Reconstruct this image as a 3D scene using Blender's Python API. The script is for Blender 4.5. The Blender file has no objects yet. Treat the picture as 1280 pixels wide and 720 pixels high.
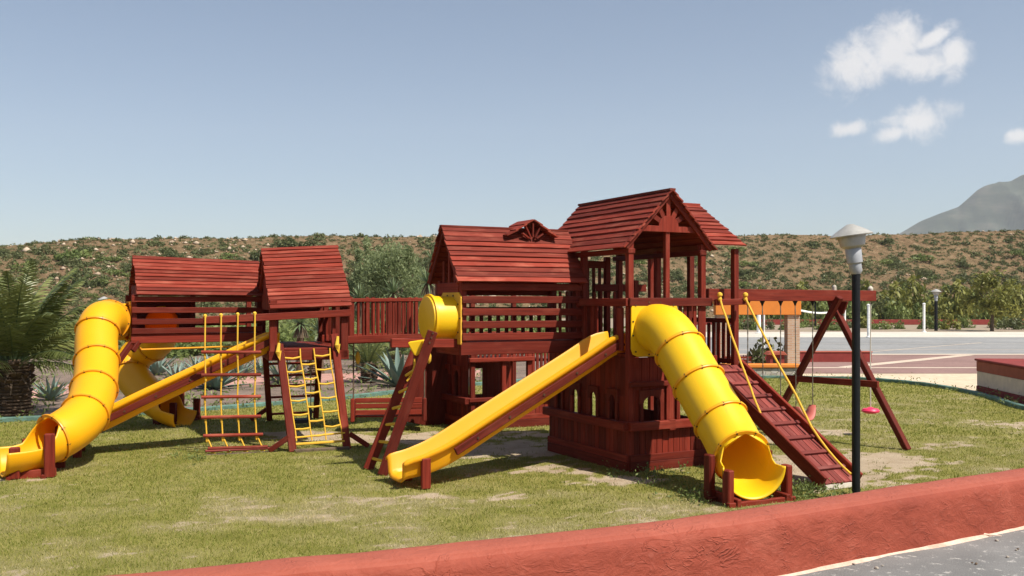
import bpy, bmesh, math, random
import numpy as np
from mathutils import Vector, Matrix
R_ = math.radians
random.seed(7); rng = np.random.default_rng(11)
scene = bpy.context.scene
col = scene.collection

# ------------------------------------------------------------------ camera, sky, sun, exposure
F = 1200.0; HOR = 377.0; EYE = 2.0
cam_d = bpy.data.cameras.new("camera"); cam = bpy.data.objects.new("camera", cam_d); col.objects.link(cam)
cam.location = (0, 0, EYE); cam.rotation_euler = (R_(90), 0, 0)
cam_d.sensor_width = 36; cam_d.lens = F / 1280 * 36
cam_d.shift_y = (HOR - 360) / 1280
cam_d.clip_start = 0.1; cam_d.clip_end = 20000
scene.camera = cam

SUN = Vector((0.568, -0.473, 1.0)).normalized()
EL = math.asin(SUN.z); AZ = math.atan2(SUN.x, SUN.y)
sl = bpy.data.lights.new("sun", 'SUN'); sun = bpy.data.objects.new("sun", sl); col.objects.link(sun)
sl.energy = 5.0; sl.angle = R_(0.53); sl.color = (1.0, 0.945, 0.86)
sun.rotation_euler = SUN.to_track_quat('Z', 'Y').to_euler(); sun.location = (20, -20, 40)

world = bpy.data.worlds.new("World"); scene.world = world; world.use_nodes = True
wn = world.node_tree; wn.nodes.clear()
def nd(nt, t, **kw):
    n = nt.nodes.new(t)
    for k, v in kw.items():
        if k.startswith('in_'):
            k = k[3:]
            n.inputs[int(k) if k.isdigit() else k].default_value = v
        else:
            setattr(n, k, v)
    return n
def lk(nt, a, b): nt.links.new(a, b)
def mth(nt, op, a, b=None, c=None, clamp=False):
    n = nt.nodes.new('ShaderNodeMath'); n.operation = op; n.use_clamp = clamp
    for i, x in enumerate((a, b, c)):
        if x is None: continue
        if isinstance(x, (int, float)): n.inputs[i].default_value = x
        else: nt.links.new(x, n.inputs[i])
    return n.outputs[0]
sky = nd(wn, 'ShaderNodeTexSky', sky_type='NISHITA', sun_disc=False, sun_elevation=EL, sun_rotation=AZ,
         altitude=900, air_density=1.0, dust_density=1.9, ozone_density=0.45)
tc = nd(wn, 'ShaderNodeTexCoord'); sep = nd(wn, 'ShaderNodeSeparateXYZ'); lk(wn, tc.outputs['Generated'], sep.inputs[0])
yy = mth(wn, 'MAXIMUM', sep.outputs[1], 0.05)
ca = mth(wn, 'DIVIDE', sep.outputs[0], yy); cb = mth(wn, 'DIVIDE', sep.outputs[2], yy)
cmb = nd(wn, 'ShaderNodeCombineXYZ'); lk(wn, ca, cmb.inputs[0]); lk(wn, cb, cmb.inputs[1])
def blob(px, py, rx, ry, rot=0.0):
    a0 = (px - 640) / F; b0 = (HOR - py) / F
    da = mth(wn, 'SUBTRACT', ca, a0); db = mth(wn, 'SUBTRACT', cb, b0)
    c, s = math.cos(rot), math.sin(rot)
    xr = mth(wn, 'ADD', mth(wn, 'MULTIPLY', da, c), mth(wn, 'MULTIPLY', db, s))
    yr = mth(wn, 'ADD', mth(wn, 'MULTIPLY', da, -s), mth(wn, 'MULTIPLY', db, c))
    xr = mth(wn, 'MULTIPLY', xr, F / rx); yr = mth(wn, 'MULTIPLY', yr, F / ry)
    d = mth(wn, 'ADD', mth(wn, 'MULTIPLY', xr, xr), mth(wn, 'MULTIPLY', yr, yr))
    return mth(wn, 'SUBTRACT', 1.0, mth(wn, 'SQRT', d))
blobs = [(1072, 82, 58, 38, .5), (1115, 58, 58, 44, .6), (1148, 80, 64, 26, .1), (1192, 70, 26, 36, -.4), (1165, 48, 40, 14, .5),
         (1148, 150, 52, 25, .25), (1120, 166, 40, 14, .3), (1064, 161, 32, 12, .1), (1274, 170, 24, 12, .2)]
acc = None
for b in blobs:
    o = blob(*b); acc = o if acc is None else mth(wn, 'MAXIMUM', acc, o)
nz = nd(wn, 'ShaderNodeTexNoise', in_Scale=38.0, in_Detail=9.0, in_Roughness=0.62, in_Distortion=0.35); lk(wn, cmb.outputs[0], nz.inputs['Vector'])
nz2 = nd(wn, 'ShaderNodeTexNoise', in_Scale=16.0, in_Detail=4.0, in_Roughness=0.5); lk(wn, cmb.outputs[0], nz2.inputs['Vector'])
fld = mth(wn, 'ADD', acc, mth(wn, 'MULTIPLY', mth(wn, 'SUBTRACT', nz.outputs[0], 0.49), 1.75))
mr = nd(wn, 'ShaderNodeMapRange', interpolation_type='SMOOTHSTEP', in_1=-0.08, in_2=0.8, in_3=0.0, in_4=0.93); lk(wn, fld, mr.inputs[0])
front = mth(wn, 'GREATER_THAN', sep.outputs[1], 0.06)
cmask = mth(wn, 'MULTIPLY', mr.outputs[0], front)
# thick clouds: brighter core, slightly greyer where thin
ccol = nd(wn, 'ShaderNodeMix', data_type='RGBA'); ccol.inputs[6].default_value = (6.6, 6.5, 6.6, 1); ccol.inputs[7].default_value = (8.6, 8.3, 8.1, 1)
lk(wn, nz2.outputs[0], ccol.inputs[0])
hs = nd(wn, 'ShaderNodeHueSaturation', in_Saturation=0.97, in_Value=1.0); lk(wn, sky.outputs[0], hs.inputs['Color'])
cm = nd(wn, 'ShaderNodeMix', data_type='RGBA'); lk(wn, cmask, cm.inputs[0]); lk(wn, hs.outputs[0], cm.inputs[6]); lk(wn, ccol.outputs[2], cm.inputs[7])
bg = nd(wn, 'ShaderNodeBackground', in_Strength=0.079); lk(wn, cm.outputs[2], bg.inputs[0])
wo = nd(wn, 'ShaderNodeOutputWorld'); lk(wn, bg.outputs[0], wo.inputs[0])

vs = scene.view_settings; vs.view_transform = 'Standard'; vs.look = 'None'; vs.gamma = 1.0; vs.exposure = 0.55; vs.use_curve_mapping = False
scene.cycles.max_bounces = 6; scene.cycles.transparent_max_bounces = 8; scene.cycles.volume_bounces = 1
scene.cycles.use_denoising = True

# ------------------------------------------------------------------ projection helpers (photo pixels -> world points)
def P(px, py, Y): return Vector(((px - 640) / F * Y, Y, EYE - (py - HOR) / F * Y))
def G(px, py, z=0.0):
    Y = F * (EYE - z) / (py - HOR); return Vector(((px - 640) / F * Y, Y, z))

# ------------------------------------------------------------------ numpy noise
def vnoise(x, y, seed=0):
    xi = np.floor(x).astype(np.int64); yi = np.floor(y).astype(np.int64); xf = x - xi; yf = y - yi
    u = xf * xf * (3 - 2 * xf); v = yf * yf * (3 - 2 * yf)
    def h(a, b):
        n = (a * 374761393 + b * 668265263 + seed * 982451653) & 0x7fffffff
        n = ((n ^ (n >> 13)) * 1274126177) & 0x7fffffff
        return ((n ^ (n >> 16)) & 0xffff) / 65535.0
    return (h(xi, yi) * (1 - u) + h(xi + 1, yi) * u) * (1 - v) + (h(xi, yi + 1) * (1 - u) + h(xi + 1, yi + 1) * u) * v
def fbm(x, y, o=4, seed=0):
    s = 0; a = 0.5; t = 0
    for i in range(o):
        s = s + a * vnoise(x * 2 ** i, y * 2 ** i, seed + i * 17); t += a; a *= 0.5
    return s / t

# ------------------------------------------------------------------ materials
def newmat(name):
    m = bpy.data.materials.new(name); m.use_nodes = True
    nt = m.node_tree; b = nt.nodes['Principled BSDF']; return m, nt, b
def ramp(nt, fac, stops):
    r = nt.nodes.new('ShaderNodeValToRGB'); e = r.color_ramp.elements
    while len(e) < len(stops): e.new(0.5)
    for k, (p, c) in enumerate(stops):
        e[k].position = p; e[k].color = (*c, 1)
    if fac is not None: nt.links.new(fac, r.inputs[0])
    return r.outputs[0]
def mixc(nt, fac, a, b, mode='MIX'):
    n = nt.nodes.new('ShaderNodeMix'); n.data_type = 'RGBA'; n.blend_type = mode
    for i, x in ((0, fac), (6, a), (7, b)):
        if isinstance(x, (int, float)): n.inputs[i].default_value = x
        elif isinstance(x, tuple): n.inputs[i].default_value = (*x, 1)
        else: nt.links.new(x, n.inputs[i])
    return n.outputs[2]
def noise(nt, vec, scale, detail=4, rough=0.55, dist=0.0):
    n = nt.nodes.new('ShaderNodeTexNoise'); n.inputs['Scale'].default_value = scale; n.inputs['Detail'].default_value = detail
    n.inputs['Roughness'].default_value = rough; n.inputs['Distortion'].default_value = dist
    if vec is not None: nt.links.new(vec, n.inputs['Vector'])
    return n.outputs[0]
def bump(nt, b, h, strength=0.3, dist=0.01):
    n = nt.nodes.new('ShaderNodeBump'); n.inputs['Strength'].default_value = strength; n.inputs['Distance'].default_value = dist
    nt.links.new(h, n.inputs['Height']); nt.links.new(n.outputs[0], b.inputs['Normal'])
def ocoord(nt):
    return nt.nodes.new('ShaderNodeTexCoord').outputs['Object']
def gcoord(nt):
    return nt.nodes.new('ShaderNodeNewGeometry').outputs['Position']
def mapping(nt, v, s):
    n = nt.nodes.new('ShaderNodeMapping'); n.inputs['Scale'].default_value = s; nt.links.new(v, n.inputs[0]); return n.outputs[0]

def wood_mat(name, dark, mid, pale, wear=0.5, rough=0.62):
    m, nt, b = newmat(name)
    at = nt.nodes.new('ShaderNodeAttribute'); at.attribute_name = 'grain'
    ar = nt.nodes.new('ShaderNodeAttribute'); ar.attribute_name = 'board'
    g1 = noise(nt, mapping(nt, at.outputs['Vector'], (1.6, 40, 40)), 1.0, 6, 0.65, 0.4)
    g2 = noise(nt, mapping(nt, at.outputs['Vector'], (2.2, 7, 7)), 1.0, 4, 0.6)
    c = ramp(nt, g1, [(0.25, dark), (0.55, mid), (0.85, tuple(0.5 * (a + p) for a, p in zip(mid, pale)))])
    wv = nt.nodes.new('ShaderNodeMapRange'); wv.inputs[1].default_value = 0.52; wv.inputs[2].default_value = 0.78
    wv.inputs[3].default_value = 0; wv.inputs[4].default_value = wear; nt.links.new(g2, wv.inputs[0])
    c = mixc(nt, wv.outputs[0], c, pale)
    hv = nt.nodes.new('ShaderNodeHueSaturation'); nt.links.new(c, hv.inputs['Color'])
    val = nt.nodes.new('ShaderNodeMapRange'); val.inputs[3].default_value = 0.62; val.inputs[4].default_value = 1.30
    nt.links.new(ar.outputs['Fac'], val.inputs[0]); nt.links.new(val.outputs[0], hv.inputs['Value'])
    nt.links.new(hv.outputs[0], b.inputs['Base Color'])
    rr = nt.nodes.new('ShaderNodeMapRange'); rr.inputs[3].default_value = rough - 0.1; rr.inputs[4].default_value = rough + 0.15
    nt.links.new(g2, rr.inputs[0]); nt.links.new(rr.outputs[0], b.inputs['Roughness'])
    b.inputs['Specular IOR Level'].default_value = 0.16
    bump(nt, b, g1, 0.45, 0.006)
    return m
M = {}
M['wood'] = wood_mat('red stained timber', (0.075, 0.0095, 0.0048), (0.165, 0.0205, 0.010), (0.27, 0.064, 0.038), 0.55)
M['roof'] = wood_mat('weathered red roof boards', (0.092, 0.014, 0.008), (0.215, 0.032, 0.0175), (0.37, 0.112, 0.070), 0.75, 0.7)
M['ramp'] = wood_mat('worn red ramp boards', (0.11, 0.022, 0.018), (0.20, 0.043, 0.034), (0.33, 0.12, 0.10), 0.75, 0.7)

def plastic(name, c, c2, transl=0.22, rough=0.34):
    m, nt, b = newmat(name)
    n = noise(nt, ocoord(nt), 2.3, 5, 0.6)
    n2 = noise(nt, mapping(nt, ocoord(nt), (9, 9, 9)), 1.0, 6, 0.7)
    cc = mixc(nt, mth(nt, 'MULTIPLY', n, 0.6), c, c2)
    sc = nt.nodes.new('ShaderNodeMapRange'); sc.inputs[1].default_value = 0.60; sc.inputs[2].default_value = 0.75; sc.inputs[3].default_value = 0; sc.inputs[4].default_value = 0.25
    nt.links.new(n2, sc.inputs[0]); cc = mixc(nt, sc.outputs[0], cc, tuple(min(1, x * 1.1 + 0.05) for x in c))
    ga = nt.nodes.new('ShaderNodeAttribute'); ga.attribute_name = 'grain'
    sk_ = nt.nodes.new('ShaderNodeMapRange'); sk_.inputs[1].default_value = 0.60; sk_.inputs[2].default_value = 0.72; sk_.inputs[4].default_value = 0.42 if transl else 0.0
    nt.links.new(noise(nt, mapping(nt, ga.outputs['Vector'], (2.2, 26, 26)), 1.0, 4, 0.6, 0.6), sk_.inputs[0]); cc = mixc(nt, mth(nt, 'MULTIPLY', sk_.outputs[0], n), cc, (c[0] * .62, c[1] * .52, c[2] * 2))
    nt.links.new(cc, b.inputs['Base Color'])
    rr = nt.nodes.new('ShaderNodeMapRange'); rr.inputs[3].default_value = rough - 0.06; rr.inputs[4].default_value = rough + 0.22
    nt.links.new(n, rr.inputs[0]); nt.links.new(rr.outputs[0], b.inputs['Roughness'])
    bump(nt, b, n, 0.10, 0.02)
    if transl:
        tr = nt.nodes.new('ShaderNodeBsdfTranslucent'); tr.inputs[0].default_value = (c[0], c[1] * 0.72, c[2] * 0.5, 1)
        mx = nt.nodes.new('ShaderNodeMixShader'); mx.inputs[0].default_value = transl
        nt.links.new(b.outputs[0], mx.inputs[1]); nt.links.new(tr.outputs[0], mx.inputs[2])
        nt.links.new(mx.outputs[0], nt.nodes['Material Output'].inputs[0])
    return m
M['yellow'] = plastic('yellow slide plastic', (0.93, 0.60, 0.010), (0.90, 0.52, 0.008))
M['orange'] = plastic('orange yellow slide plastic', (0.94, 0.50, 0.006), (0.90, 0.42, 0.005), 0.26)
M['amber'] = plastic('amber slide plastic', (0.92, 0.47, 0.012), (0.88, 0.39, 0.008), 0.25)
M['flange'] = plastic('deep yellow flange plastic', (0.78, 0.33, 0.008), (0.66, 0.25, 0.006), 0.1)
M['rope'] = plastic('yellow rope', (0.72, 0.42, 0.03), (0.55, 0.30, 0.02), 0.0, 0.7)
M['pink'] = plastic('pink plastic', (0.75, 0.03, 0.10), (0.6, 0.02, 0.08), 0.0, 0.4)
M['seat'] = plastic('faded red rubber', (0.42, 0.10, 0.07), (0.34, 0.07, 0.05), 0.0, 0.5)
def simple(name, c, rough=0.6, metal=0.0, var=0.25, scale=6.0, bmp=0.1):
    m, nt, b = newmat(name)
    n = noise(nt, ocoord(nt), scale, 6, 0.65)
    cc = ramp(nt, n, [(0.3, tuple(x * (1 - var) for x in c)), (0.7, tuple(min(1, x * (1 + var)) for x in c))])
    nt.links.new(cc, b.inputs['Base Color']); b.inputs['Roughness'].default_value = rough; b.inputs['Metallic'].default_value = metal; b.inputs['Specular IOR Level'].default_value = 0.25
    bump(nt, b, n, bmp, 0.01); return m
M['bolt'] = simple('dark rusted bolt', (0.10, 0.055, 0.03), 0.5, 0.5)
M['chain'] = simple('galvanised chain', (0.22, 0.19, 0.14), 0.45, 0.7)
M['black'] = simple('black painted steel', (0.006, 0.007, 0.008), 0.6, 0.0, 0.3, 9)
M['alu'] = simple('dull aluminium', (0.40, 0.385, 0.35), 0.5, 0.3, 0.18, 9)
M['lampgrey'] = simple('grey lamp casting', (0.34, 0.35, 0.36), 0.5, 0.2, 0.15, 12)
M['white'] = simple('white paint', (0.75, 0.74, 0.70), 0.6)
M['rubber'] = simple('black rubber', (0.02, 0.02, 0.022), 0.6)
M['kerb'] = simple('green painted kerb', (0.095, 0.17, 0.135), 0.7, 0, 0.4, 5, 0.3)
M['orangewall'] = simple('orange plaster', (0.62, 0.20, 0.035), 0.8, 0, 0.12, 2)
M['redpaint'] = simple('dark red plaster', (0.22, 0.035, 0.028), 0.8, 0, 0.2, 3, 0.2)
M['bandred'] = simple('brick red plaster', (0.34, 0.09, 0.055), 0.8, 0, 0.15, 3, 0.2)
M['cream'] = simple('cream plaster', (0.70, 0.55, 0.42), 0.85, 0, 0.15, 3, 0.2)
M['stone'] = None
def stone_mat():
    m, nt, b = newmat('rubble stone')
    v = nt.nodes.new('ShaderNodeTexVoronoi'); v.inputs['Scale'].default_value = 5.5; nt.links.new(ocoord(nt), v.inputs['Vector'])
    v2 = nt.nodes.new('ShaderNodeTexVoronoi'); v2.feature = 'DISTANCE_TO_EDGE'; v2.inputs['Scale'].default_value = 5.5; nt.links.new(ocoord(nt), v2.inputs['Vector'])
    c = ramp(nt, v.outputs['Color'], [(0.1, (0.30, 0.26, 0.21)), (0.5, (0.42, 0.36, 0.29)), (0.9, (0.50, 0.46, 0.40))])
    e = nt.nodes.new('ShaderNodeMapRange'); e.inputs[2].default_value = 0.05; nt.links.new(v2.outputs['Distance'], e.inputs[0])
    c = mixc(nt, e.outputs[0], (0.22, 0.19, 0.16), c)
    nt.links.new(c, b.inputs['Base Color']); b.inputs['Roughness'].default_value = 0.9; bump(nt, b, e.outputs[0], 0.5, 0.03); return m
M['stone'] = stone_mat()
def brick_mat():
    m, nt, b = newmat('thin brick column')
    br = nt.nodes.new('ShaderNodeTexBrick'); br.inputs['Scale'].default_value = 1.0
    br.inputs['Brick Width'].default_value = 0.2; br.inputs['Row Height'].default_value = 0.05; br.inputs['Mortar Size'].default_value = 0.008
    br.inputs['Color1'].default_value = (0.36, 0.19, 0.11, 1); br.inputs['Color2'].default_value = (0.46, 0.30, 0.19, 1); br.inputs['Mortar'].default_value = (0.40, 0.35, 0.29, 1)
    tcn = ocoord(nt); s = nt.nodes.new('ShaderNodeSeparateXYZ'); nt.links.new(tcn, s.inputs[0])
    cx = nt.nodes.new('ShaderNodeCombineXYZ'); nt.links.new(mth(nt, 'ADD', s.outputs[0], s.outputs[1]), cx.inputs[0]); nt.links.new(s.outputs[2], cx.inputs[1])
    nt.links.new(cx.outputs[0], br.inputs['Vector']); nt.links.new(br.outputs[0], b.inputs['Base Color']); b.inputs['Roughness'].default_value = 0.9
    return m
M['brick'] = brick_mat()
def leaf_mat(name, c1, c2, transl=0.3, rough=0.55):
    m, nt, b = newmat(name)
    at = nt.nodes.new('ShaderNodeAttribute'); at.attribute_name = 'tint'
    oi = nt.nodes.new('ShaderNodeObjectInfo')
    f = mth(nt, 'ADD', mth(nt, 'MULTIPLY', at.outputs['Fac'], 0.8), mth(nt, 'MULTIPLY', oi.outputs['Random'], 0.35), clamp=True)
    c = mixc(nt, f, c1, c2)
    nt.links.new(c, b.inputs['Base Color']); b.inputs['Roughness'].default_value = rough; b.inputs['Specular IOR Level'].default_value = 0.3
    tr = nt.nodes.new('ShaderNodeBsdfTranslucent'); nt.links.new(c, tr.inputs[0])
    mx = nt.nodes.new('ShaderNodeMixShader'); mx.inputs[0].default_value = transl
    nt.links.new(b.outputs[0], mx.inputs[1]); nt.links.new(tr.outputs[0], mx.inputs[2]); nt.links.new(mx.outputs[0], nt.nodes['Material Output'].inputs[0])
    return m
M['leaf_scrub'] = leaf_mat('desert scrub leaves', (0.055, 0.075, 0.025), (0.175, 0.185, 0.075))
M['leaf_bush'] = leaf_mat('bush leaves', (0.075, 0.11, 0.025), (0.24, 0.28, 0.085))
M['leaf_tree'] = leaf_mat('feathery tree leaves', (0.16, 0.20, 0.085), (0.36, 0.41, 0.20), 0.5)
M['leaf_yel'] = leaf_mat('yellow green tree leaves', (0.10, 0.115, 0.02), (0.27, 0.26, 0.06))
M['leaf_palm'] = leaf_mat('palm leaflets', (0.045, 0.062, 0.015), (0.27, 0.29, 0.095), 0.12, 0.38)
M['leaf_agave'] = leaf_mat('agave leaves', (0.10, 0.15, 0.12), (0.22, 0.28, 0.23), 0.05, 0.5)
M['leaf_yucca'] = leaf_mat('yucca leaves', (0.07, 0.11, 0.05), (0.20, 0.25, 0.12), 0.15, 0.45)
M['bark'] = simple('bark', (0.12, 0.085, 0.055), 0.9, 0, 0.4, 14, 0.6)
M['palmbark'] = simple('palm trunk husk', (0.10, 0.065, 0.04), 0.95, 0, 0.5, 12, 0.8)

# ------------------------------------------------------------------ mesh builder
frames = {}
class MB:
    def __init__(s): s.v = []; s.f = []; s.g = []; s.r = []; s.mi = []
    def add(s, vs_, fs, grain=None, rnd=None, mi=0):
        o = len(s.v); rnd = random.random() if rnd is None else rnd
        off = (random.random() * 20, random.random() * 20, random.random() * 20)
        for i, p in enumerate(vs_):
            s.v.append(tuple(p)); g = grain[i] if grain else p
            s.g.append((g[0] + off[0], g[1] + off[1], g[2] + off[2])); s.r.append(rnd)
        for f in fs: s.f.append(tuple(o + i for i in f)); s.mi.append(mi)
    def beam(s, p0, p1, w, h, up=(0, 0, 1), rnd=None, mi=0):
        p0 = Vector(p0); p1 = Vector(p1); d = p1 - p0; L = d.length; d = d / L
        up = Vector(up)
        if abs(d.dot(up)) > 0.99: up = Vector((0, 1, 0)) if abs(d.y) < 0.9 else Vector((1, 0, 0))
        sd = d.cross(up).normalized(); u = sd.cross(d)
        vs_ = []; g = []
        for l, p in ((0, p0), (L, p1)):
            for a, b in ((-.5, -.5), (.5, -.5), (.5, .5), (-.5, .5)):
                vs_.append(p + sd * (a * w) + u * (b * h)); g.append((l, a * w, b * h))
        s.add(vs_, [(0, 1, 2, 3), (7, 6, 5, 4), (0, 4, 5, 1), (1, 5, 6, 2), (2, 6, 7, 3), (3, 7, 4, 0)], g, rnd, mi)
    def box(s, x0, x1, y0, y1, z0, z1, mi=0):
        d = (x1 - x0, y1 - y0, z1 - z0); k = d.index(max(d)); xm, ym, zm = (x0 + x1) / 2, (y0 + y1) / 2, (z0 + z1) / 2
        if k == 0: s.beam((x0, ym, zm), (x1, ym, zm), y1 - y0, z1 - z0, mi=mi)
        elif k == 1: s.beam((xm, y0, zm), (xm, y1, zm), x1 - x0, z1 - z0, mi=mi)
        else: s.beam((xm, ym, z0), (xm, ym, z1), x1 - x0, y1 - y0, up=(0, 1, 0), mi=mi)
    def prism(s, poly, o, ex, ey, ez, th, mi=0):
        o = Vector(o); ex = Vector(ex); ey = Vector(ey); ez = Vector(ez); n = len(poly)
        vs_ = [o + ex * a + ey * b for a, b in poly] + [o + ex * a + ey * b + ez * th for a, b in poly]
        g = [(b, a, 0) for a, b in poly] + [(b, a, th) for a, b in poly]
        fs = [tuple(range(n))[::-1], tuple(range(n, 2 * n))] + [(i, (i + 1) % n, n + (i + 1) % n, n + i) for i in range(n)]
        s.add(vs_, fs, g, None, mi)
    def tube(s, path, r, seg=10, caps=True, mi=0):
        path = [Vector(p) for p in path]; n = len(path); rr = r if isinstance(r, (list, tuple)) else [r] * n
        vs_ = []; g = []; prev = None; L = 0
        for i, p in enumerate(path):
            t = (path[min(i + 1, n - 1)] - path[max(i - 1, 0)]).normalized()
            if prev is None:
                a = Vector((0, 0, 1)) if abs(t.z) < 0.9 else Vector((1, 0, 0)); a = (a - t * a.dot(t)).normalized()
            else:
                a = (prev - t * prev.dot(t)).normalized()
            prev = a; b = t.cross(a)
            if i: L += (p - path[i - 1]).length
            for k in range(seg):
                w = 2 * math.pi * k / seg; vs_.append(p + (a * math.cos(w) + b * math.sin(w)) * rr[i]); g.append((L, rr[i] * math.cos(w), rr[i] * math.sin(w)))
        fs = []
        for i in range(n - 1):
            for k in range(seg):
                k2 = (k + 1) % seg; fs.append((i * seg + k, i * seg + k2, (i + 1) * seg + k2, (i + 1) * seg + k))
        if caps: fs.append(tuple(range(seg))[::-1]); fs.append(tuple((n - 1) * seg + k for k in range(seg)))
        s.add(vs_, fs, g, None, mi)
    def lathe(s, prof, c=(0, 0, 0), seg=24, mi=0):
        vs_ = []; n = len(prof)
        for r, z in prof:
            for k in range(seg):
                w = 2 * math.pi * k / seg; vs_.append((c[0] + r * math.cos(w), c[1] + r * math.sin(w), c[2] + z))
        fs = [(i * seg + k, i * seg + (k + 1) % seg, (i + 1) * seg + (k + 1) % seg, (i + 1) * seg + k) for i in range(n - 1) for k in range(seg)]
        fs.append(tuple(range(seg))[::-1]); fs.append(tuple((n - 1) * seg + k for k in range(seg)))
        s.add(vs_, fs, None, None, mi)
    def build(s, name, mat, parent=None, bevel=0.0, smooth=False, world=False, solid=0.0, weld=False):
        me = bpy.data.meshes.new(name); vv = s.v
        if world and parent is not None:
            loc, rz = frames[parent.name]; inv = (Matrix.Translation(loc) @ Matrix.Rotation(rz, 4, 'Z')).inverted()
            vv = [tuple(inv @ Vector(p)) for p in vv]
        me.from_pydata(vv, [], s.f)
        a = me.attributes.new('grain', 'FLOAT_VECTOR', 'POINT'); a.data.foreach_set('vector', np.array(s.g, dtype=np.float32).ravel())
        a = me.attributes.new('board', 'FLOAT', 'POINT'); a.data.foreach_set('value', np.array(s.r, dtype=np.float32))
        mats = mat if isinstance(mat, (list, tuple)) else [mat]
        for m in mats: me.materials.append(m)
        if len(mats) > 1: me.polygons.foreach_set('material_index', s.mi)
        if weld:
            bm = bmesh.new(); bm.from_mesh(me); bmesh.ops.remove_doubles(bm, verts=bm.verts, dist=1e-4); bm.to_mesh(me); bm.free()
        me.validate()
        if smooth:
            me.polygons.foreach_set('use_smooth', [True] * len(me.polygons)); me.set_sharp_from_angle(angle=R_(40))
        o = bpy.data.objects.new(name, me); col.objects.link(o)
        if parent is not None:
            o.parent = parent
            if parent.name in frames: frames[o.name] = frames[parent.name]
        if solid:
            md = o.modifiers.new('solid', 'SOLIDIFY'); md.thickness = solid; md.offset = 0
        if bevel:
            md = o.modifiers.new('bevel', 'BEVEL'); md.width = bevel; md.segments = 1; md.limit_method = 'ANGLE'
        return o
def tag(o, label, cat, group=None, kind=None):
    if label: o['label'] = label
    if cat: o['category'] = cat
    if group: o['group'] = group
    if kind: o['kind'] = kind
    return o
def thing(name, label, cat, loc=(0, 0, 0), rz=0.0, group=None):
    o = bpy.data.objects.new(name, None); col.objects.link(o); o.empty_display_size = 0.2
    o.location = loc; o.rotation_euler = (0, 0, rz); frames[o.name] = (Vector(loc), rz)
    return tag(o, label, cat, group)
def structure(o): o['kind'] = 'structure'; return o
BV = 0.006

def np_mesh(name, verts, faces_flat, nper, mat, tint=None, parent=None, smooth=False):
    me = bpy.data.meshes.new(name); nv = len(verts); nf = len(faces_flat) // nper
    me.vertices.add(nv); me.vertices.foreach_set('co', np.asarray(verts, dtype=np.float32).ravel())
    me.loops.add(nf * nper); me.loops.foreach_set('vertex_index', np.asarray(faces_flat, dtype=np.int32))
    me.polygons.add(nf); me.polygons.foreach_set('loop_start', np.arange(0, nf * nper, nper, dtype=np.int32))
    me.update(calc_edges=True)
    if tint is not None:
        a = me.attributes.new('tint', 'FLOAT', 'POINT'); a.data.foreach_set('value', np.asarray(tint, dtype=np.float32))
    if smooth: me.polygons.foreach_set('use_smooth', np.ones(nf, dtype=bool))
    me.materials.append(mat)
    if name.startswith('_'): return me
    o = bpy.data.objects.new(name, me); col.objects.link(o)
    if parent is not None: o.parent = parent
    return o
def leaves(cent, size, tint, aspect=0.5, droop=None):
    """two-triangle leaf quads at cent (n,3): returns verts, faces, tint"""
    n = len(cent); a = rng.normal(size=(n, 3)); a /= np.linalg.norm(a, axis=1)[:, None]
    if droop is not None: a = a * (1 - droop) + np.array([0, 0, -1.0]) * droop; a /= np.linalg.norm(a, axis=1)[:, None]
    b = np.cross(a, rng.normal(size=(n, 3))); b /= np.linalg.norm(b, axis=1)[:, None]
    sz = (size * rng.uniform(0.6, 1.4, n))[:, None]
    v = np.stack([cent - a * sz, cent + b * sz * aspect, cent + a * sz, cent - b * sz * aspect], axis=1).reshape(-1, 3)
    return v, np.arange(n * 4), np.repeat(tint, 4)
def grid_faces(nx, ny):
    i = np.arange(nx - 1)[:, None] * ny + np.arange(ny - 1)[None, :]
    return np.stack([i, i + ny, i + ny + 1, i + 1], axis=-1).reshape(-1)

# ================================================================== LARGE STRUCTURE
# ---- foreground wall path (inner top edge traced, z top 0.675)
ZT = 0.675; ZR = 0.30
wall_in = [Vector((-9.5, 3.6, 0)), Vector((-6, 3.75, 0)), Vector((-3.5, 4.25, 0))] + \
          [Vector((*G(px, py, ZT).xy, 0)) for px, py in ((210, 709), (361, 694), (486, 684), (700, 661.5), (882, 640), (1090, 609.6), (1280, 582))] + \
          [Vector((6.2, 9.05, 0)), Vector((9.0, 11.0, 0)), Vector((13, 14.2, 0))]
def resample(pts, step):
    pts = [Vector(p) for p in pts]; n = len(pts); out = []
    for i in range(n - 1):
        p0 = pts[max(i - 1, 0)]; p1 = pts[i]; p2 = pts[i + 1]; p3 = pts[min(i + 2, n - 1)]
        k = max(2, int((p2 - p1).length / step))
        for j in range(k):
            t = j / k
            out.append(0.5 * ((2 * p1) + (p2 - p0) * t + (2 * p0 - 5 * p1 + 4 * p2 - p3) * t * t + (3 * p1 - p0 - 3 * p2 + p3) * t ** 3))
    out.append(pts[-1]); return out

# ---- the ground sheet, one plane to the horizon
def sheet(name, pts, z, mat, kind='structure'):
    me = bpy.data.meshes.new(name); me.from_pydata([(x, y, z) for x, y in pts], [], [tuple(range(len(pts)))]); me.materials.append(mat)
    o = bpy.data.objects.new(name, me); col.objects.link(o); o['kind'] = kind; return o
def ground_mat(name, stops, scale, detail=8, rough=0.95, fine=None, b=0.3, bd=0.02):
    m, nt, bs = newmat(name); g = gcoord(nt)
    n = noise(nt, g, scale, detail, 0.65); c = ramp(nt, n, stops)
    n2 = noise(nt, g, fine or scale * 14, 6, 0.7)
    c = mixc(nt, 0.55, c, ramp(nt, n2, [(0.3, (0.35, 0.35, 0.35)), (0.7, (0.72, 0.72, 0.72))]), 'OVERLAY')
    nt.links.new(c, bs.inputs['Base Color']); bs.inputs['Roughness'].default_value = rough; bump(nt, bs, n2, b, bd); return m
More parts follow.
